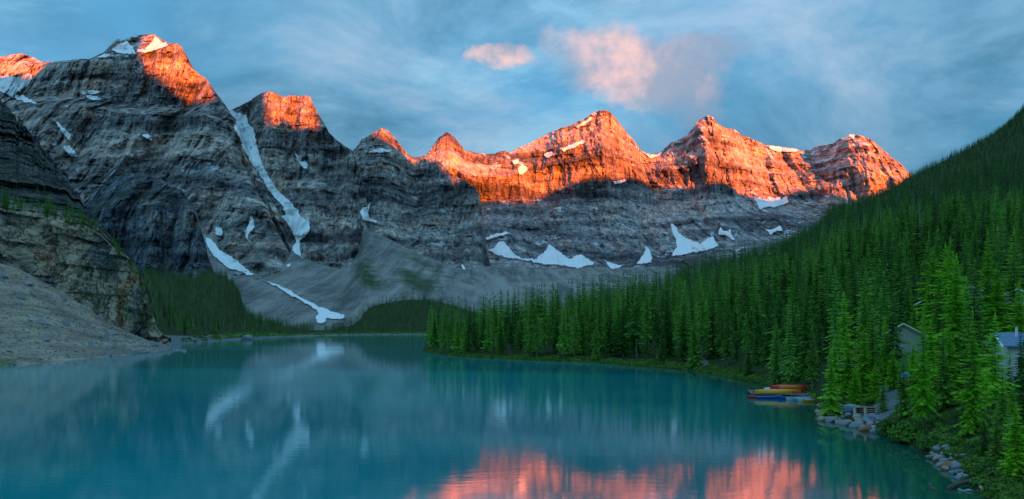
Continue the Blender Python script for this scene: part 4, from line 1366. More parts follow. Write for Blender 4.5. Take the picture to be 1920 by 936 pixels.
hero_pts = []
for px, pb, pt_, D_, br, pi, lab in HEROES:
    p = at(px, pb, D_)
    gz_ = float(G3.z(px, D_))
    p.z = max(gz_ - 0.1, 0.15)
    h = at(px, pt_, D_).z - p.z
    place_tree((BRIGHT if br else HERO)[pi], p, h, random.random() * 6.28, lab, 'foreground spruces by the lodge', 1.0 if h < 9 else 0.72)
    hero_pts.append((p.x, p.y))
hp = np.array(hero_pts)
dmin = np.min(np.hypot(allT[:, 0][:, None] - hp[None, :, 0], allT[:, 1][:, None] - hp[None, :, 1]), 1)
k = dmin > 1.6
allT, allH, zone_id = allT[k], allH[k], zone_id[k]

# which trees show largest: a small coverage map filled from near to far
W2, H2 = 960, 468
cov = np.zeros((H2, W2), bool)
order = np.argsort(allT[:, 1])
vis = np.zeros(len(allT))
for i in order:
    x_, y_, z_, pxx, _ = allT[i]
    cxp = pxx / 2
    yb = (YH - (z_ - EYE) / y_ * F) / 2
    hpx = allH[i] / y_ * F / 2
    r0 = int(max(0, math.floor(yb - hpx)))
    r1 = int(min(H2 - 1, math.ceil(yb)))
    if r1 <= r0 or cxp < -5 or cxp > W2 + 5:
        continue
    n = 0
    for row in range(r0, r1 + 1):
        hw = max(0.5, 0.13 * (row - (yb - hpx)))
        a, b = int(max(0, cxp - hw)), int(min(W2 - 1, cxp + hw)) + 1
        if b > a:
            seg = cov[row, a:b]
            n += (b - a) - int(seg.sum())
            cov[row, a:b] = True
    vis[i] = n
big = np.argsort(-vis)[:278]
isbig = np.zeros(len(allT), bool)
isbig[big] = vis[big] > 6
ORD = ['leftmost', 'second from left', 'third from left', 'fourth from left', 'fifth from left', 'sixth from left', 'seventh from left', 'eighth from left', 'ninth from left', 'tenth from left', 'eleventh from left', 'twelfth from left',
       'thirteenth from left', 'fourteenth from left', 'fifteenth from left', 'sixteenth from left', 'seventeenth from left', 'eighteenth from left', 'nineteenth from left', 'twentieth from left']
PLACE = [(862, 'at the peninsula tip'), (960, 'near the peninsula tip'), (1100, 'on the outer peninsula'), (1250, 'on the middle peninsula'), (1340, 'by the shore track'), (1425, 'left of the dock'), (1540, 'behind the dock'),
         (1605, 'behind the shed'), (1680, 'left of the pale cabin'), (1750, 'above the pale cabin'), (1850, 'around the grey green cabin'), (9999, 'around the white upper cabin')]
named_trees = {}
for i in np.where(isbig)[0]:
    x_, y_, z_, pxx, sd_ = allT[i]
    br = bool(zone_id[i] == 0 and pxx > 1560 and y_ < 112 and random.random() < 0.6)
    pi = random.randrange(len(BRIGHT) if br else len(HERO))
    look = '%s %s spruce' % ('tall' if allH[i] > 14.5 else 'short' if allH[i] < 9 else 'mid-height', 'bright' if br else 'dark')
    if zone_id[i] == 1:
        lab = 'small dark spruce in the far shore wood'
    elif zone_id[i] == 2:
        lab = 'small dark spruce rooted on the near left cliff'
    else:
        row = 'in the front row' if sd_ < 9 else 'just behind the front row' if sd_ < 26 else 'higher up' if sd_ < 70 else 'far up the slope'
        lab = '%s %s %s' % (look, row, [n_ for lim, n_ in PLACE if pxx < lim][0])
    named_trees.setdefault(lab, []).append((pxx, i, br, pi))
for lab, items in named_trees.items():
    items.sort()
    for k, (pxx, i, br, pi) in enumerate(items):
        x_, y_, z_, pxx, sd_ = allT[i]
        full = lab if len(items) == 1 else '%s, %s' % (lab, ORD[k] if k < 20 else ORD[len(items) - 1 - k].replace('left', 'right') if len(items) - 1 - k else 'rightmost')
        place_tree((BRIGHT if br else HERO)[pi], Vector((x_, y_, z_ - 0.1)), allH[i], random.random() * 6.28, full,
                   {0: 'spruces on the right hillside', 1: 'spruces along the far shore', 2: 'spruces on the near cliff'}[int(zone_id[i])], 1.0)

rest = ~isbig & ((vis > 0) | (rng.random(len(allT)) < 0.6))
for zid, nm, lab in ((0, 'forest', 'dense spruce forest covering the right hillside'), (1, 'forest', 'dark spruce woods along the far left shore and the low mound'), (2, 'forest', 'scattered small spruces on the near left cliff')):
    k = rest & (zone_id == zid)
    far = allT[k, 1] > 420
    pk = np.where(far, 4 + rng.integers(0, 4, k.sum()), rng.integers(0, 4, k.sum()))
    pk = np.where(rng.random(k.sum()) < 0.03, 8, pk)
    forest(nm, lab, allT[k, :3] - np.array([0, 0, 0.15]), allH[k], pk)

# ------------------------------------------------------------------ undergrowth along the shores
def leaf_clump(seed, n, flat=0.7):
    r = random.Random(seed)
    vs, fs = [], []
    for k in range(n):
        a, e = r.random() * 6.28, math.asin(r.uniform(0.0, 1.0))
        q = r.uniform(0.45, 1.0)
        c = Vector((math.cos(a) * math.cos(e) * q, math.sin(a) * math.cos(e) * q, math.sin(e) * q * flat + 0.05))
        nn = (c + Vector((r.uniform(-.6, .6), r.uniform(-.6, .6), r.uniform(0, .7)))).normalized()
        u_ = nn.orthogonal().normalized()
        u_.rotate(Matrix.Rotation(r.random() * 6.28, 3, nn))
        v_ = nn.cross(u_)
        s_ = r.uniform(0.08, 0.17)
        b = len(vs)
        vs += [tuple(c - u_ * s_), tuple(c + v_ * s_ * 0.6), tuple(c + u_ * s_ * 1.2), tuple(c - v_ * s_ * 0.6)]
        fs.append((b, b + 1, b + 2, b + 3))
    return vs, fs


shrub_src = bpy.data.collections.new('shrub_source')
SHRUB = []
for i in range(4):
    vs, fs = leaf_clump(500 + i, 170)
    me = mesh_np('shrub_leaves', vs, fs, [MAT['shrub']])
    SHRUB.append(me)
    shrub_src.objects.link(bpy.data.objects.new('shrub_source_%02d' % i, me))
ng2 = ng.copy()
ng2.name = 'shrub_scatter'
for n_ in ng2.nodes:
    if n_.bl_idname == 'GeometryNodeCollectionInfo':
        n_.inputs['Collection'].default_value = shrub_src
sp_, sh_ = [], []
rs = random.Random(77)
for k in range(2600):
    px = rs.uniform(800, 1960)
    dl = abs(rs.gauss(0, 1)) * 4.0 + 0.3
    D_ = float(shore_r(px)) + dl
    if rs.random() > D_ / 200 + 0.15 or (1404 < px < 1540 and dl < 1) or (1596 < px < 1690 and D_ < 84):
        continue
    z_ = float(G3.z(px, D_))
    sp_.append(((px - 960) / F * D_, D_, z_ - 0.15))
    sh_.append(UNIT * rs.uniform(0.25, 0.9) * (1.0 if D_ > 90 else 0.6))
for k in range(260):
    px, D_ = rs.uniform(1560, 1930), rs.uniform(80, 125)
    if (1640 < px < 1690 and D_ < 86) or (1660 < px < 1735 and 88 < D_ < 104) or (1870 < px and D_ < 110):
        continue
    sp_.append(((px - 960) / F * D_, D_, float(G3.z(px, D_)) - 0.2))
    sh_.append(UNIT * rs.uniform(0.3, 0.9))
for k in range(420):
    px = rs.uniform(1690, 1990)
    D_ = float(shore_r(px)) + rs.uniform(1.0, 22.0)
    if px > 1870 and D_ > 62:
        continue
    sp_.append(((px - 960) / F * D_, D_, float(G3.z(px, D_)) - 0.1))
    sh_.append(UNIT * rs.uniform(0.25, 0.7))
for k in range(500):
    px = rs.uniform(340, 900)
    D_ = float(shore_l(px)) + rs.uniform(4, 30)
    sp_.append(((px - 960) / F * D_, D_, float(G1.z(px, D_)) - 0.3))
    sh_.append(UNIT * rs.uniform(0.6, 2.0))
o = forest('undergrowth', 'low green bushes along the lake shores', sp_, sh_, [rs.randrange(4) for _ in sp_])
o.modifiers[0].node_group = ng2
o['category'] = 'bushes'

for (px, dl, rad, lab) in ((1672, 1.0, 1.5, 'dense low bush hanging over the water right of the boulders'), (1703, 1.2, 1.7, 'larger low bush hanging over the water below the dark young spruce'),
                           (1746, 2.0, 1.1, 'low bush at the foot of the bare-trunked spruce')):
    D_ = float(shore_r(px)) + dl
    b = empty('bush', ((px - 960) / F * D_, D_, max(0.2, float(G3.z(px, D_)) - 0.1)), 0.7)
    vs, fs = leaf_clump(int(px), 900, 0.95)
    vs = [(x * rad, y * rad, z * rad) for x, y, z in vs]
    nv = np.array(vs).reshape(-1, 4, 3)
    ce = nv.mean(1, keepdims=True)
    nv = ce + (nv - ce) * 0.75
    link('foliage', mesh_np('bush_foliage', nv.reshape(-1, 3), fs, [MAT['needles']]), b)
    st = MB()
    for k in range(6):
        a = k * 1.05
        st.tube([(0, 0, -0.3), (math.cos(a) * rad * 0.4, math.sin(a) * rad * 0.4, rad * 0.35), (math.cos(a) * rad * 0.7, math.sin(a) * rad * 0.7, rad * 0.6)], [0.04, 0.03, 0.012], 5)
    st.build('stems', MAT['bark'], b)
    tag(b, lab, 'bush', 'bushes at the near shore')

# ------------------------------------------------------------------ boulders
def stone_mesh(seed, mat):
    bm_v, bm_f = [], []
    t_ = (1 + 5 ** 0.5) / 2
    v = np.array([(-1, t_, 0), (1, t_, 0), (-1, -t_, 0), (1, -t_, 0), (0, -1, t_), (0, 1, t_), (0, -1, -t_), (0, 1, -t_), (t_, 0, -1), (t_, 0, 1), (-t_, 0, -1), (-t_, 0, 1)], float)
    f = [(0, 11, 5), (0, 5, 1), (0, 1, 7), (0, 7, 10), (0, 10, 11), (1, 5, 9), (5, 11, 4), (11, 10, 2), (10, 7, 6), (7, 1, 8), (3, 9, 4), (3, 4, 2), (3, 2, 6), (3, 6, 8), (3, 8, 9), (4, 9, 5), (2, 4, 11), (6, 2, 10), (8, 6, 7), (9, 8, 1)]
    v /= np.linalg.norm(v, axis=1)[:, None]
    vl = [tuple(a) for a in v]
    for _ in range(2):
        cache, nf = {}, []

        def mid(a, b):
            k = (min(a, b), max(a, b))
            if k not in cache:
                m_ = np.array(vl[a]) + np.array(vl[b])
                vl.append(tuple(m_ / np.linalg.norm(m_)))
                cache[k] = len(vl) - 1
            return cache[k]
        for a, b, c in f:
            ab, bc, ca = mid(a, b), mid(b, c), mid(c, a)
            nf += [(a, ab, ca), (b, bc, ab), (c, ca, bc), (ab, bc, ca)]
        f = nf
    v = np.array(vl)
    r = np.random.default_rng(seed)
    for _ in range(9):                                   # cut flat facets into the ball
        n = r.normal(size=3)
        n /= np.linalg.norm(n)
        dcut = r.uniform(0.62, 0.9)
        over = v @ n - dcut
        v -= np.outer(np.clip(over, 0, None) * 0.9, n)
    v += 0.05 * fbm(v[:, 0] * 2 + seed, v[:, 1] * 2, v[:, 2] * 2, 3)[:, None] * v
    return mesh_np('boulder', v, f, [mat], True)


def stone_mat(name, c):
    m, t = new_mat(name)
    pos = t.n('ShaderNodeTexCoord').outputs['Object']
    rnd = t.n('ShaderNodeObjectInfo').outputs['Random']
    a = t.noise(t.v('ADD', pos, t.vec(rnd, rnd, rnd)), 3.0, 7.0, 0.7)
    col = t.mix(a, tuple(x * 0.55 for x in c), tuple(min(0.8, x * 1.4) for x in c))
    finish(t, col, 0.85, a, 0.5, 0.08, 0.2)
    return m


STONE_KIND = [('pale grey', stone_mat('stone_pale', (0.30, 0.30, 0.30))), ('blue grey', stone_mat('stone_blue', (0.25, 0.30, 0.36))), ('pinkish', stone_mat('stone_pink', (0.42, 0.30, 0.26))),
              ('rust brown', stone_mat('stone_rust', (0.40, 0.19, 0.10))), ('sandy', stone_mat('stone_sand', (0.42, 0.36, 0.24)))]
STONES = [[stone_mesh(10 * k + j, mt) for j in range(3)] for k, (nm_, mt) in enumerate(STONE_KIND)]
rs = random.Random(5)


def boulder(x, y, z, r_, kind, lab, group):
    o = link('boulder', rs.choice(STONES[kind]), None, (x, y, z), (rs.uniform(-.3, .3), rs.uniform(-.3, .3), rs.random() * 6.28))
    o.scale = (r_ * rs.uniform(0.95, 1.35), r_ * rs.uniform(0.8, 1.1), r_ * rs.uniform(0.6, 0.85))
    tag(o, lab, 'boulder', group)
    return o


def pile(n, pxa, pxb, dl0, dl1, rmin, rmax, where, group, kinds):
    got, todo = [], []
    tries = 0
    while len(got) < n and tries < 4000:
        tries += 1
        px = rs.uniform(pxa, pxb)
        dl = rs.uniform(dl0, dl1)
        D_ = float(shore_r(px)) + dl
        r_ = rs.uniform(rmin, rmax) * (1.15 if dl < 1 else 0.85)
        x_ = (px - 960) / F * D_
        if any(math.hypot(x_ - a, D_ - b) < (r_ + c) * 0.72 for a, b, c in got):
            continue
        got.append((x_, D_, r_))
        todo.append((px, x_, D_, r_, rs.choice(kinds)))
    todo.sort()
    seen = {}
    for px, x_, D_, r_, k in todo:
        z_ = max(float(G3.z(px, D_)), 0.0) + r_ * 0.2
        n_ = seen[k] = seen.get(k, -1) + 1
        boulder(x_, D_, z_, r_, k, '%s boulder in the %s, %s' % (STONE_KIND[k][0], where, ORD[min(n_, 19)]), group)


pile(46, 1534, 1652, -1.0, 3.2, 0.26, 0.62, 'heap on the rocky point', 'boulders on the rocky point', [0, 0, 1, 1, 2, 4])
pile(30, 1744, 1806, -1.0, 3.5, 0.18, 0.42, 'heap below the brightest spruce', 'boulders under the brightest spruce', [1, 1, 0, 0, 2])
boulder((1622 - 960) / F * 71.4, 71.4, 0.12, 0.55, 3, 'rust red boulder at the waterline of the rocky point', 'boulders on the rocky point')
boulder((1781 - 960) / F * 52.2, 52.2, 0.15, 0.62, 3, 'rust orange boulder at the waterline near the driftwood', 'boulders under the brightest spruce')
p = at(435, 633, 520)
boulder(p.x, 548, 1.2, 3.6, 0, 'lone pale boulder at the far left shore below the woods', 'boulders on the far shore')

# loose stones on the left scree: past counting
v1 = np.array([(1, 0, 0), (-1, 0, 0), (0, 1, 0), (0, -1, 0), (0, 0, 1), (0, 0, -1)], float)
f1 = np.array([(0, 2, 4), (2, 1, 4), (1, 3, 4), (3, 0, 4), (2, 0, 5), (1, 2, 5), (3, 1, 5), (0, 3, 5)])
r = np.random.default_rng(21)
a_, b_ = Vscree.shape[:2]
ii = r.integers(4, a_ - 4, 5200)
jj = r.integers(0, b_, 5200)
cs = Vscree[ii, jj] + r.normal(0, 0.4, (5200, 3)) * np.array([1, 1, 0.1])
sz = (r.gamma(2.0, 0.10, 5200) * np.where(r.random(5200) < 0.06, 3.2, 1.0))[:, None, None] * r.uniform(0.6, 1.3, (5200, 1, 3)) + 0.05
vv = cs[:, None, :] + (v1[None] + r.normal(0, 0.22, (5200, 6, 3))) * sz
ff = (f1[None] + 6 * np.arange(5200)[:, None, None]).reshape(-1, 3)
tag(link('scree_stones', mesh_np('scree_stones', vv.reshape(-1, 3), ff, [STONE_KIND[0][1]])), 'loose pale stones scattered over the scree slope', 'stones', kind='stuff')

# ------------------------------------------------------------------ driftwood
MAT['drift'] = simple_mat('drift', (0.40, 0.41, 0.42), 0.9, 0.4, 2.0, 0.15, (6, 6, 1))
MAT['drift_dark'] = simple_mat('drift_dark', (0.13, 0.105, 0.085), 0.9, 0.4, 2.0, 0.15, (6, 6, 1))


def log(pa, pb, ra, rb, mat, lab, branches=0, z0=0.05, z1=0.25):
    def pt(q, z):
        D_ = (EYE - z) * F / (q[1] - YH)
        return Vector(((q[0] - 960) / F * D_, D_, z))
    A, B = pt(pa, z0), pt(pb, z1)
    o = empty('driftwood_log', A)
    d_ = B - A
    n = 7
    pts = [d_ * (i / (n - 1)) + Vector((0, 0, 0.05 * math.sin(i * 1.3))) for i in range(n)]
    MB().tube(pts, [ra + (rb - ra) * i / (n - 1) for i in range(n)], 8, 0.10).build('log', mat, o, smooth=True)
    for k in range(branches):
        q = pts[1 + k * 2 % (n - 1)]
        MB().tube([q, q + Vector((0.25 * (-1) ** k, 0.2, 0.35 + 0.1 * k))], [rb * 0.5, rb * 0.15], 5).build('branch_stub', mat, o)
    tag(o, lab, 'log', 'driftwood at the bottom right shore')


log((1776, 917), (1848, 889), 0.16, 0.10, MAT['drift_dark'], 'long dark driftwood log pointing into the water', 3, 0.03, 0.5)
log((1806, 897), (1790, 876), 0.13, 0.17, MAT['drift'], 'short pale curved driftwood log next to the orange boulder', 1)
log((1884, 928), (1838, 906), 0.15, 0.22, MAT['drift'], 'thick pale grey driftwood log lowest in the corner', 0, 0.1, 0.35)
log((1862, 934), (1838, 914), 0.07, 0.09, MAT['drift'], 'thin pale driftwood pole under the thick grey log')
log((1822, 921), (1796, 919), 0.08, 0.07, MAT['drift'], 'small pale stick floating beside the dark log', 0, 0.02, 0.02)
log((1756, 921), (1742, 909), 0.05, 0.08, MAT['drift_dark'], 'dark half sunken branch farthest out in the water', 0, 0.0, 0.03)

# ------------------------------------------------------------------ canoes and dock
PAINT = {}
for nm_, c in (('yellow', (0.85, 0.42, 0.01)), ('orange', (0.80, 0.17, 0.02)), ('red', (0.62, 0.02, 0.02)), ('blue', (0.01, 0.10, 0.55)), ('teal', (0.02, 0.36, 0.52)), ('white', (0.75, 0.78, 0.80)), ('pale blue', (0.25, 0.50, 0.66))):
    PAINT[nm_] = simple_mat('paint_' + nm_.replace(' ', '_'), c, 0.35, 0.12, 3.0, 0.5)
MAT['wood_pale'] = simple_mat('wood_pale', (0.45, 0.35, 0.22), 0.7, 0.25, 3.0, 0.2, (1, 8, 8))
MAT['wood_grey'] = simple_mat('wood_grey', (0.17, 0.165, 0.155), 0.85, 0.3, 3.0, 0.2, (8, 1, 8))
MAT['wood_dark'] = simple_mat('wood_dark', (0.045, 0.035, 0.03), 0.85, 0.3, 3.0, 0.2, (8, 8, 1))
MAT['wood_red'] = simple_mat('wood_red', (0.20, 0.065, 0.04), 0.8, 0.3, 3.0, 0.2, (1, 8, 8))
MAT['wood_cream'] = simple_mat('wood_cream', (0.60, 0.54, 0.40), 0.8, 0.2, 3.0, 0.2, (8, 8, 1))
MAT['black'] = simple_mat('black_trim', (0.03, 0.03, 0.035), 0.6, 0.2)


def canoe_section(s, L, beam, depth):
    """Half width, keel height and sheer height at s in -1..1."""
    q = abs(s)
    hw = beam / 2 * (1 - q ** 2.3) ** 0.85 + 0.012
    keel = 0.20 * depth * max(0, (q - 0.6) / 0.4) ** 2.2
    sheer = depth * (1 + 0.42 * q ** 3.2)
    return hw, keel, sheer


def canoe(loc, rz, L, hull, lab, group, flip=False, roll=0.0, bow=None, trim='black'):
    beam, depth = 0.19 * L, 0.095 * L
    n, k = 15, 9
    root = empty('canoe', loc, rz)
    rot = (math.pi + roll, 0, 0) if flip else (roll, 0, 0)
    dz = depth * 1.25 if flip else 0.0

    def hullpart(i0, i1, mat, nm_):
        vs, fs = [], []
        for off_ in (0.0, 0.025):
            for i in range(i0, i1 + 1):
                s = -1 + 2 * i / n
                hw, ke, se = canoe_section(s, L, beam - 2 * off_, depth)
                for j in range(k):
                    a = math.pi * j / (k - 1)
                    yy = -math.cos(a)
                    zz = 1 - math.sin(a) ** 0.75
                    vs.append((s * L / 2 * (1 - 0.01 * off_), yy * hw, ke + off_ + (se - ke - off_) * zz))
        m_ = i1 - i0 + 1
        for lay in (0, 1):
            for i in range(m_ - 1):
                for j in range(k - 1):
                    b = lay * m_ * k + i * k + j
                    q = (b, b + k, b + k + 1, b + 1)
                    fs.append(q if lay == 0 else q[::-1])
        o = link(nm_, mesh_np(nm_, vs, fs, [mat], True), root, (0, 0, dz), rot)
        return o
    if bow:
        hullpart(0, 4, PAINT[bow], 'bow')
        hullpart(4, n, PAINT[hull], 'hull')
    else:
        hullpart(0, n, PAINT[hull], 'hull')
    for sg in (-1, 1):
        pts = []
        for i in range(n + 1):
            s = -1 + 2 * i / n
            hw, ke, se = canoe_section(s, L, beam, depth)
            pts.append((s * L / 2, sg * hw, se))
        MB().tube(pts, [0.022] * len(pts), 5).build('gunwale', PAINT[trim] if trim in PAINT else MAT['black'], root, (0, 0, dz), rot)
    for s in (-0.5, 0.5):
        hw, ke, se = canoe_section(s, L, beam, depth)
        MB().box(s * L / 2, 0, se - 0.07, 0.26, hw * 1.92, 0.03).build('seat', MAT['wood_pale'], root, (0, 0, dz), rot)
    hw, ke, se = canoe_section(0, L, beam, depth)
    MB().box(0, 0, se - 0.03, 0.06, hw * 1.95, 0.03).build('thwart', MAT['wood_pale'], root, (0, 0, dz), rot)
    tag(root, lab, 'canoe', group)
    return root


DZ = 0.45
dock = empty('dock', (40.2, 107.6, 0), -0.22)
for i in range(36):
    MB().box(-5.6 + i * 0.3, 0, DZ - 0.03, 0.285, 7.2, 0.06).build('plank', MAT['wood_grey'], dock) if i == 0 else None
    if i == 0:
        pm = dock.children[0].data
        dock.children[0].location = (0, 0, random.uniform(0, 0.01))
    else:
        o = link('plank', pm, dock, (i * 0.3, random.uniform(-0.06, 0.06), random.uniform(0, 0.012)))
for y_ in (-3.4, 0.0, 3.4):
    MB().box(-0.35, y_, DZ - 0.16, 10.7, 0.18, 0.18).build('beam', MAT['wood_dark'], dock)
for sx, w_ in ((-4.2, 2.2), (-0.4, 2.2), (3.4, 2.2)):
    MB().box(sx, 0, 0.08, w_, 6.6, 0.38).build('float', MAT['wood_dark'], dock)
for x_, y_ in ((-5.5, -3.45), (-5.5, 3.45), (4.8, 3.45)):
    MB().tube([(x_, y_, -1), (x_, y_, DZ + 0.55)], [0.09, 0.085], 8).build('post', MAT['wood_grey'], dock)
tag(dock, 'grey plank floating dock piled with canoes', 'dock')
gang = empty('gangway', (45.6, 110.4, 0), 0.05)
for i in range(9):
    link('plank', pm if False else MB().box(-1.1 + i * 0.34, 0, DZ + 0.1 + i * 0.06, 0.31, 1.5, 0.05).mesh('gangway_plank', MAT['wood_grey']), gang)
for sg in (-1, 1):
    MB().tube([(-1.2, sg * 0.7, DZ), (1.9, sg * 0.7, DZ + 0.56)], [0.06, 0.06], 6).build('stringer', MAT['wood_dark'], gang)
tag(gang, 'short plank gangway joining the dock to the shore', 'gangway')


def px_x(px, D_):
    return (px - 960) / F * D_


G = 'canoes stacked on the dock'
canoe((px_x(1450, 105.6), 105.6, DZ), -0.08, 5.2, 'yellow', 'overturned yellow canoe nearest the front of the dock', G, True, 0.10)
canoe((px_x(1468, 106.8), 106.8, DZ), -0.16, 5.0, 'orange', 'overturned orange canoe with a red end behind the yellow one', G, True, 0.0, None)
canoe((px_x(1476, 107.8), 107.8, DZ), -0.12, 4.7, 'red', 'overturned red canoe in the middle of the dock stack', G, True, 0.0)
canoe((px_x(1466, 108.9), 108.9, DZ + 0.02), -0.2, 5.0, 'white', 'overturned white canoe at the back of the dock stack', G, True, 0.0)
canoe((px_x(1474, 107.3), 107.3, DZ + 0.55), -0.02, 4.6, 'orange', 'overturned orange canoe lying on top of the dock stack', G, True, 0.12, 'red')
canoe((px_x(1484, 108.4), 108.4, DZ + 0.55), -0.26, 4.3, 'red', 'overturned red canoe topmost at the rear of the dock stack', G, True, -0.08)
canoe((px_x(1513, 111.2), 111.2, DZ), 0.1, 3.0, 'white', 'small white boat lying at the shore end of the dock', G, True, 0.0, 'blue')
G = 'canoes floating beside the dock'
canoe((px_x(1434, 103.3), 103.3, -0.12), 0.0, 4.6, 'blue', 'blue canoe with a red bow floating along the dock front', G, False, 0.0, 'red', 'pale blue')
canoe((px_x(1486, 102.8), 102.8, -0.12), 0.32, 4.3, 'blue', 'blue canoe moored at the right corner of the dock', G, False, 0.0, None, 'pale blue')
canoe((px_x(1499, 101.9), 101.9, -0.12), 0.30, 4.3, 'white', 'white canoe moored between the blue and the pale blue ones', G, False, 0.0, None, 'pale blue')
canoe((px_x(1511, 101.0), 101.0, -0.12), 0.33, 4.3, 'pale blue', 'pale blue canoe moored second from the yellow one', G, False, 0.0, None, 'white')
canoe((px_x(1521, 100.0), 100.0, -0.12), 0.28, 4.2, 'white', 'white canoe moored next to the yellow one', G, False, 0.0, None, 'white')
canoe((px_x(1529, 99.0), 99.0, -0.12), -2.82, 4.2, 'yellow', 'yellow canoe with a red bow moored nearest the shore', G, False, 0.0, 'red', 'white')

# rack with two canoes on the bank
rx, ry = px_x(1698, 80), 80.0
gz0 = float(G3.z(1698, 80))
rk = empty('canoe_rack', (rx, ry, gz0), 1.05)
for xx in (-1.2, 1.2):
    for yy in (-0.5, 0.5):
        MB().box(xx, yy, 0.9, 0.1, 0.1, 2.0).build('post', MAT['wood_dark'], rk)
    for zz in (1.0, 1.55):
        MB().box(xx, 0, zz, 0.08, 1.3, 0.08).build('rail', MAT['wood_dark'], rk)
tag(rk, 'dark wooden rack holding two canoes on the bank', 'rack')
canoe((rx, ry, gz0 + 1.60), 1.05, 4.2, 'teal', 'turquoise canoe on the upper tier of the bank rack', 'canoes on the bank rack', True, 0.0, None, 'white')
canoe((rx + 0.1, ry, gz0 + 1.05), 1.05, 3.4, 'yellow', 'yellow canoe on the lower tier of the bank rack', 'canoes on the bank rack', True)


# ------------------------------------------------------------------ log benches on the rocky point
def bench(px, D_, rz, lab):
    z_ = float(G3.z(px, D_))
    o = empty('bench', (px_x(px, D_), D_, z_), rz)
    for xx in (-0.5, 0.5):
        MB().box(xx, 0, 0.35, 0.14, 0.34, 0.9).build('post', MAT['wood_cream'], o)
    for k, zz in enumerate((0.22, 0.42, 0.62)):
        MB().box(0, -0.10 + 0.08 * k, zz, 0.86, 0.07, 0.13).build('rail', MAT['wood_red'], o)
    MB().box(0, 0, 0.76, 1.25, 0.42, 0.06).build('top_board', MAT['wood_pale'], o)
    tag(o, lab, 'bench', 'log benches on the rocky point')


bench(1611, 77.2, 0.12, 'low log bench with cream posts, the one nearer the lone spruce')
bench(1632, 76.2, -0.08, 'low log bench with cream posts, the one nearer the gravel track')
boulder(px_x(1598, 78.5), 78.5, float(G3.z(1598, 78.5)) + 0.5, 0.75, 1, 'dark flat boulder behind the log benches', 'boulders on the rocky point')

# ------------------------------------------------------------------ lodge buildings
def siding_mat(name, c, pitch=0.16):
    m, t = new_mat(name)
    pos = t.n('ShaderNodeTexCoord').outputs['Object']
    x, y, z = t.xyz(pos)
    fr = t.m('FRACT', t.m('DIVIDE', z, pitch))
    lap = t.step(fr, 0.90, 1.0)
    n = t.noise(t.v('MULTIPLY', pos, (0.6, 0.6, 8.0)), 1.5, 6.0, 0.65)
    col = t.mix(n, tuple(v * 0.78 for v in c), c)
    col = t.mix(t.m('MULTIPLY', lap, 0.45), col, tuple(v * 0.4 for v in c))
    finish(t, col, 0.75, t.m('SUBTRACT', 1.0, fr), 0.5, 0.03, 0.25)
    return m


MAT['siding_pale'] = siding_mat('siding_pale', (0.58, 0.60, 0.54))
MAT['siding_white'] = siding_mat('siding_white', (0.70, 0.74, 0.73))
MAT['siding_green'] = siding_mat('siding_green', (0.44, 0.54, 0.46))
MAT['roof_dark'] = simple_mat('roof_dark', (0.09, 0.095, 0.10), 0.85, 0.3, 8.0)
MAT['roof_blue'] = simple_mat('roof_blue', (0.12, 0.22, 0.36), 0.6, 0.2, 8.0)
MAT['trim'] = simple_mat('trim', (0.66, 0.64, 0.55), 0.6, 0.1)
MAT['trim_white'] = simple_mat('trim_white', (0.78, 0.80, 0.80), 0.6, 0.1)
MAT['glass'] = simple_mat('glass', (0.03, 0.04, 0.05), 0.08, 0.1, 1.0, 0.8)


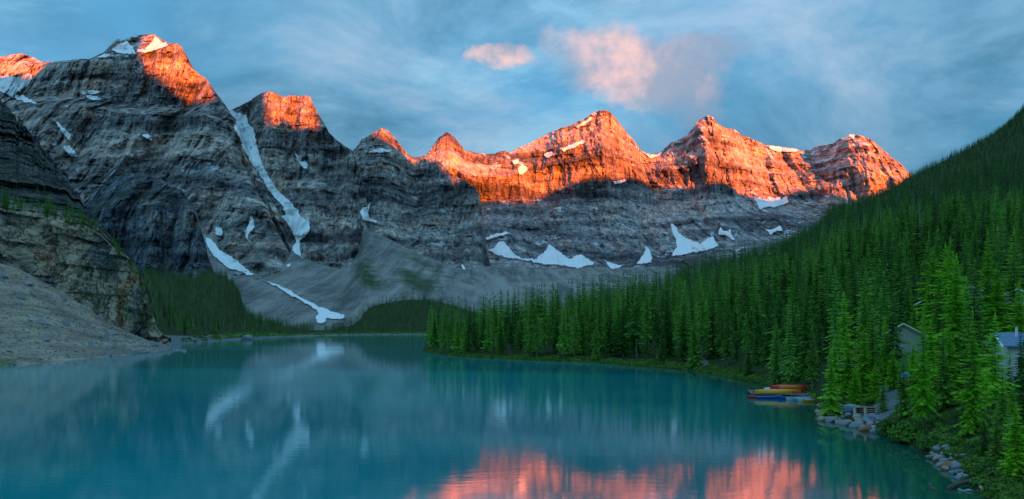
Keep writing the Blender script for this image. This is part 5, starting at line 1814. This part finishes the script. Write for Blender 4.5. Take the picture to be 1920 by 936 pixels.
def cabin(name, px, D_, rz, wdt, dep, eave, ridge, wall, roof, trim, lab, windows=(), door=None, base=None, gable_front=True, deck=False):
    """A gabled cabin: x across the front, y to the back, z up; the front wall stands at y = 0."""
    z_ = float(G3.z(px, D_)) - 0.25 if base is None else base
    o = empty(name, (px_x(px, D_), D_, z_), rz)
    w2 = wdt / 2
    vs, fs = [], []
    if gable_front:
        prof_ = [(-w2, 0), (w2, 0), (w2, eave), (0, ridge), (-w2, eave)]
        vs = [(x, y, z) for y in (0, dep) for x, z in prof_]
        fs = [(0, 1, 2, 3, 4), (9, 8, 7, 6, 5), (1, 6, 7, 2), (5, 0, 4, 9), (0, 5, 6, 1)]
    else:
        prof_ = [(0, 0), (dep, 0), (dep, eave), (dep / 2, ridge), (0, eave)]
        vs = [(x, y, z) for x in (-w2, w2) for y, z in prof_]
        fs = [(4, 3, 2, 1, 0), (5, 6, 7, 8, 9), (0, 5, 9, 4), (1, 2, 7, 6), (0, 1, 6, 5)]
    me = bpy.data.meshes.new('wall')
    me.from_pydata(vs, [], fs)
    me.materials.append(wall)
    link('wall', me, o)
    ov = 0.45
    half = w2 if gable_front else dep / 2
    sl = (ridge - eave) / half
    th = 0.12
    rf = MB()
    for sg in (-1, 1):
        a = half + ov
        if gable_front:
            P = [(0, -ov, ridge + 0.02), (sg * a, -ov, eave - sl * ov + 0.02), (sg * a, dep + ov, eave - sl * ov + 0.02), (0, dep + ov, ridge + 0.02)]
        else:
            P = [(-w2 - ov, half, ridge + 0.02), (-w2 - ov, half + sg * a, eave - sl * ov + 0.02), (w2 + ov, half + sg * a, eave - sl * ov + 0.02), (w2 + ov, half, ridge + 0.02)]
        up = [(x, y, z + th) for x, y, z in P]
        rf.quad(*P), rf.quad(*up[::-1])
        for q in range(4):
            rf.quad(P[q], P[(q + 1) % 4], up[(q + 1) % 4], up[q])
    rfo = rf.build('roof', roof, o)
    for sg in (-1, 1):
        a = half + ov
        if gable_front:
            A, B = Vector((0, -ov - 0.03, ridge)), Vector((sg * a, -ov - 0.03, eave - sl * ov))
        else:
            A, B = Vector((-w2 - ov - 0.03, half, ridge)), Vector((-w2 - ov - 0.03, half + sg * a, eave - sl * ov))
        MB().tube([A, B], [0.12, 0.12], 4).build('fascia', trim, rfo)
    for (wx, wz, ww, wh) in windows:
        win = MB().box(wx, -0.03, wz, ww + 0.16, 0.06, wh + 0.16).build('window', trim, o)
        MB().box(wx, -0.05, wz, ww, 0.05, wh).build('pane', MAT['glass'], win)
    if door:
        dr = MB().box(door[0], -0.04, 1.05, 0.95, 0.07, 2.1).build('door', MAT['wood_dark'], o)
        MB().box(door[0] + 0.36, -0.10, 1.0, 0.05, 0.08, 0.14).build('handle', MAT['trim_white'], dr)
    for xx in (-w2, w2):
        MB().box(xx, -0.02, eave / 2 - 0.1, 0.14, 0.10, eave - 0.1).build('corner_board', trim, o)
    MB().box(0, dep / 2 + 0.02, -1.0, wdt - 0.1, dep - 0.1, 2.0).build('foundation', MAT['wood_dark'], o)
    if deck:
        dk = MB().box(0, -1.1, -0.05, wdt, 2.1, 0.14).build('deck', MAT['wood_red'], o)
        for xx in (-w2 + 0.2, w2 - 0.2):
            MB().box(xx, -2.0, -0.7, 0.14, 0.14, 1.4).build('deck_post', MAT['wood_dark'], dk)
    tag(o, lab, 'building', 'lodge buildings among the trees')
    return o


cabin('cabin', 1694, 95, -0.47, 4.9, 6.0, 2.45, 3.9, MAT['siding_pale'], MAT['roof_dark'], MAT['trim'], 'pale cabin gable behind the slim spruce above the lawn', [(-1.8, 1.5, 0.9, 0.9)], base=6.4)
cabin('cabin', 1908, 99, -0.58, 5.0, 6.0, 3.1, 4.3, MAT['siding_white'], MAT['roof_dark'], MAT['trim_white'], 'white cabin high at the right edge with a dark red deck', [(0.6, 1.6, 0.9, 1.1)], deck=True, base=10.6)
cabin('lodge_building', 1948, 66, -0.35, 4.6, 5.2, 3.3, 4.3, MAT['siding_white'], MAT['roof_blue'], MAT['trim_white'], 'white-sided lodge building with a blue roof at the right edge', [(-1.2, 1.7, 0.8, 1.1)], (0.4,), gable_front=False, base=5.0)
cabin('cabin', 1752, 119, -0.4, 5.0, 6.0, 2.6, 3.9, MAT['wood_dark'], MAT['roof_dark'], MAT['trim'], 'dark cabin mostly hidden in the trees above the pale one', [], base=11.0)
cabin('cabin', 1822, 121, -0.55, 5.4, 6.0, 2.9, 4.2, MAT['siding_green'], MAT['roof_dark'], MAT['trim'], 'grey green cabin showing between the tall bright spruces', [(1.2, 1.5, 0.9, 0.9)], (-0.6,), base=12.2)
lodge = [o for o in COL.objects if o.name.startswith('lodge_building')][0]
for xx in (-1.3, -0.4):
    MB().tube([(xx, 1.6, 3.6), (xx, 1.6, 4.9)], [0.11, 0.11], 8).build('vent_pipe', MAT['trim_white'], lodge)

sx_, sy_ = px_x(1586, 100), 100.0
sz_ = float(G3.z(1586, 100))
shed = empty('shed', (sx_, sy_, sz_ - 0.1), 0.1)
MB().box(0, 0.6, 0.85, 1.5, 1.1, 1.7).build('wall', MAT['wood_dark'], shed)
MB().box(0, 0.35, 1.86, 2.1, 2.0, 0.16, rot=Matrix.Rotation(0.16, 3, 'X')).build('roof', MAT['black'], shed)
for xx in (-0.9, 0.9):
    MB().tube([(xx, -0.45, -0.2), (xx, -0.45, 1.75)], [0.07, 0.07], 7).build('post', MAT['wood_red'], shed)
MB().box(0, -0.3, 0.75, 1.6, 0.3, 0.08).build('counter', MAT['wood_pale'], shed)
tag(shed, 'small dark boathouse shed behind the lone spruce', 'shed')

pole = empty('marker_pole', (px_x(1913, 78), 78, float(G3.z(1913, 78)) - 0.2))
for k in range(4):
    MB().tube([(0, 0, 2.6 + k * 0.55), (0, 0, 2.6 + (k + 1) * 0.55)], [0.07, 0.07], 8).build('band', PAINT['red'] if k % 2 else PAINT['white'], pole)
MB().tube([(0, 0, 0), (0, 0, 2.6)], [0.07, 0.07], 8).build('shaft', PAINT['white'], pole)
tag(pole, 'red and white banded pole at the right edge below the upper cabin', 'pole')

print('trees', tree_count, 'rest', int(rest.sum()))
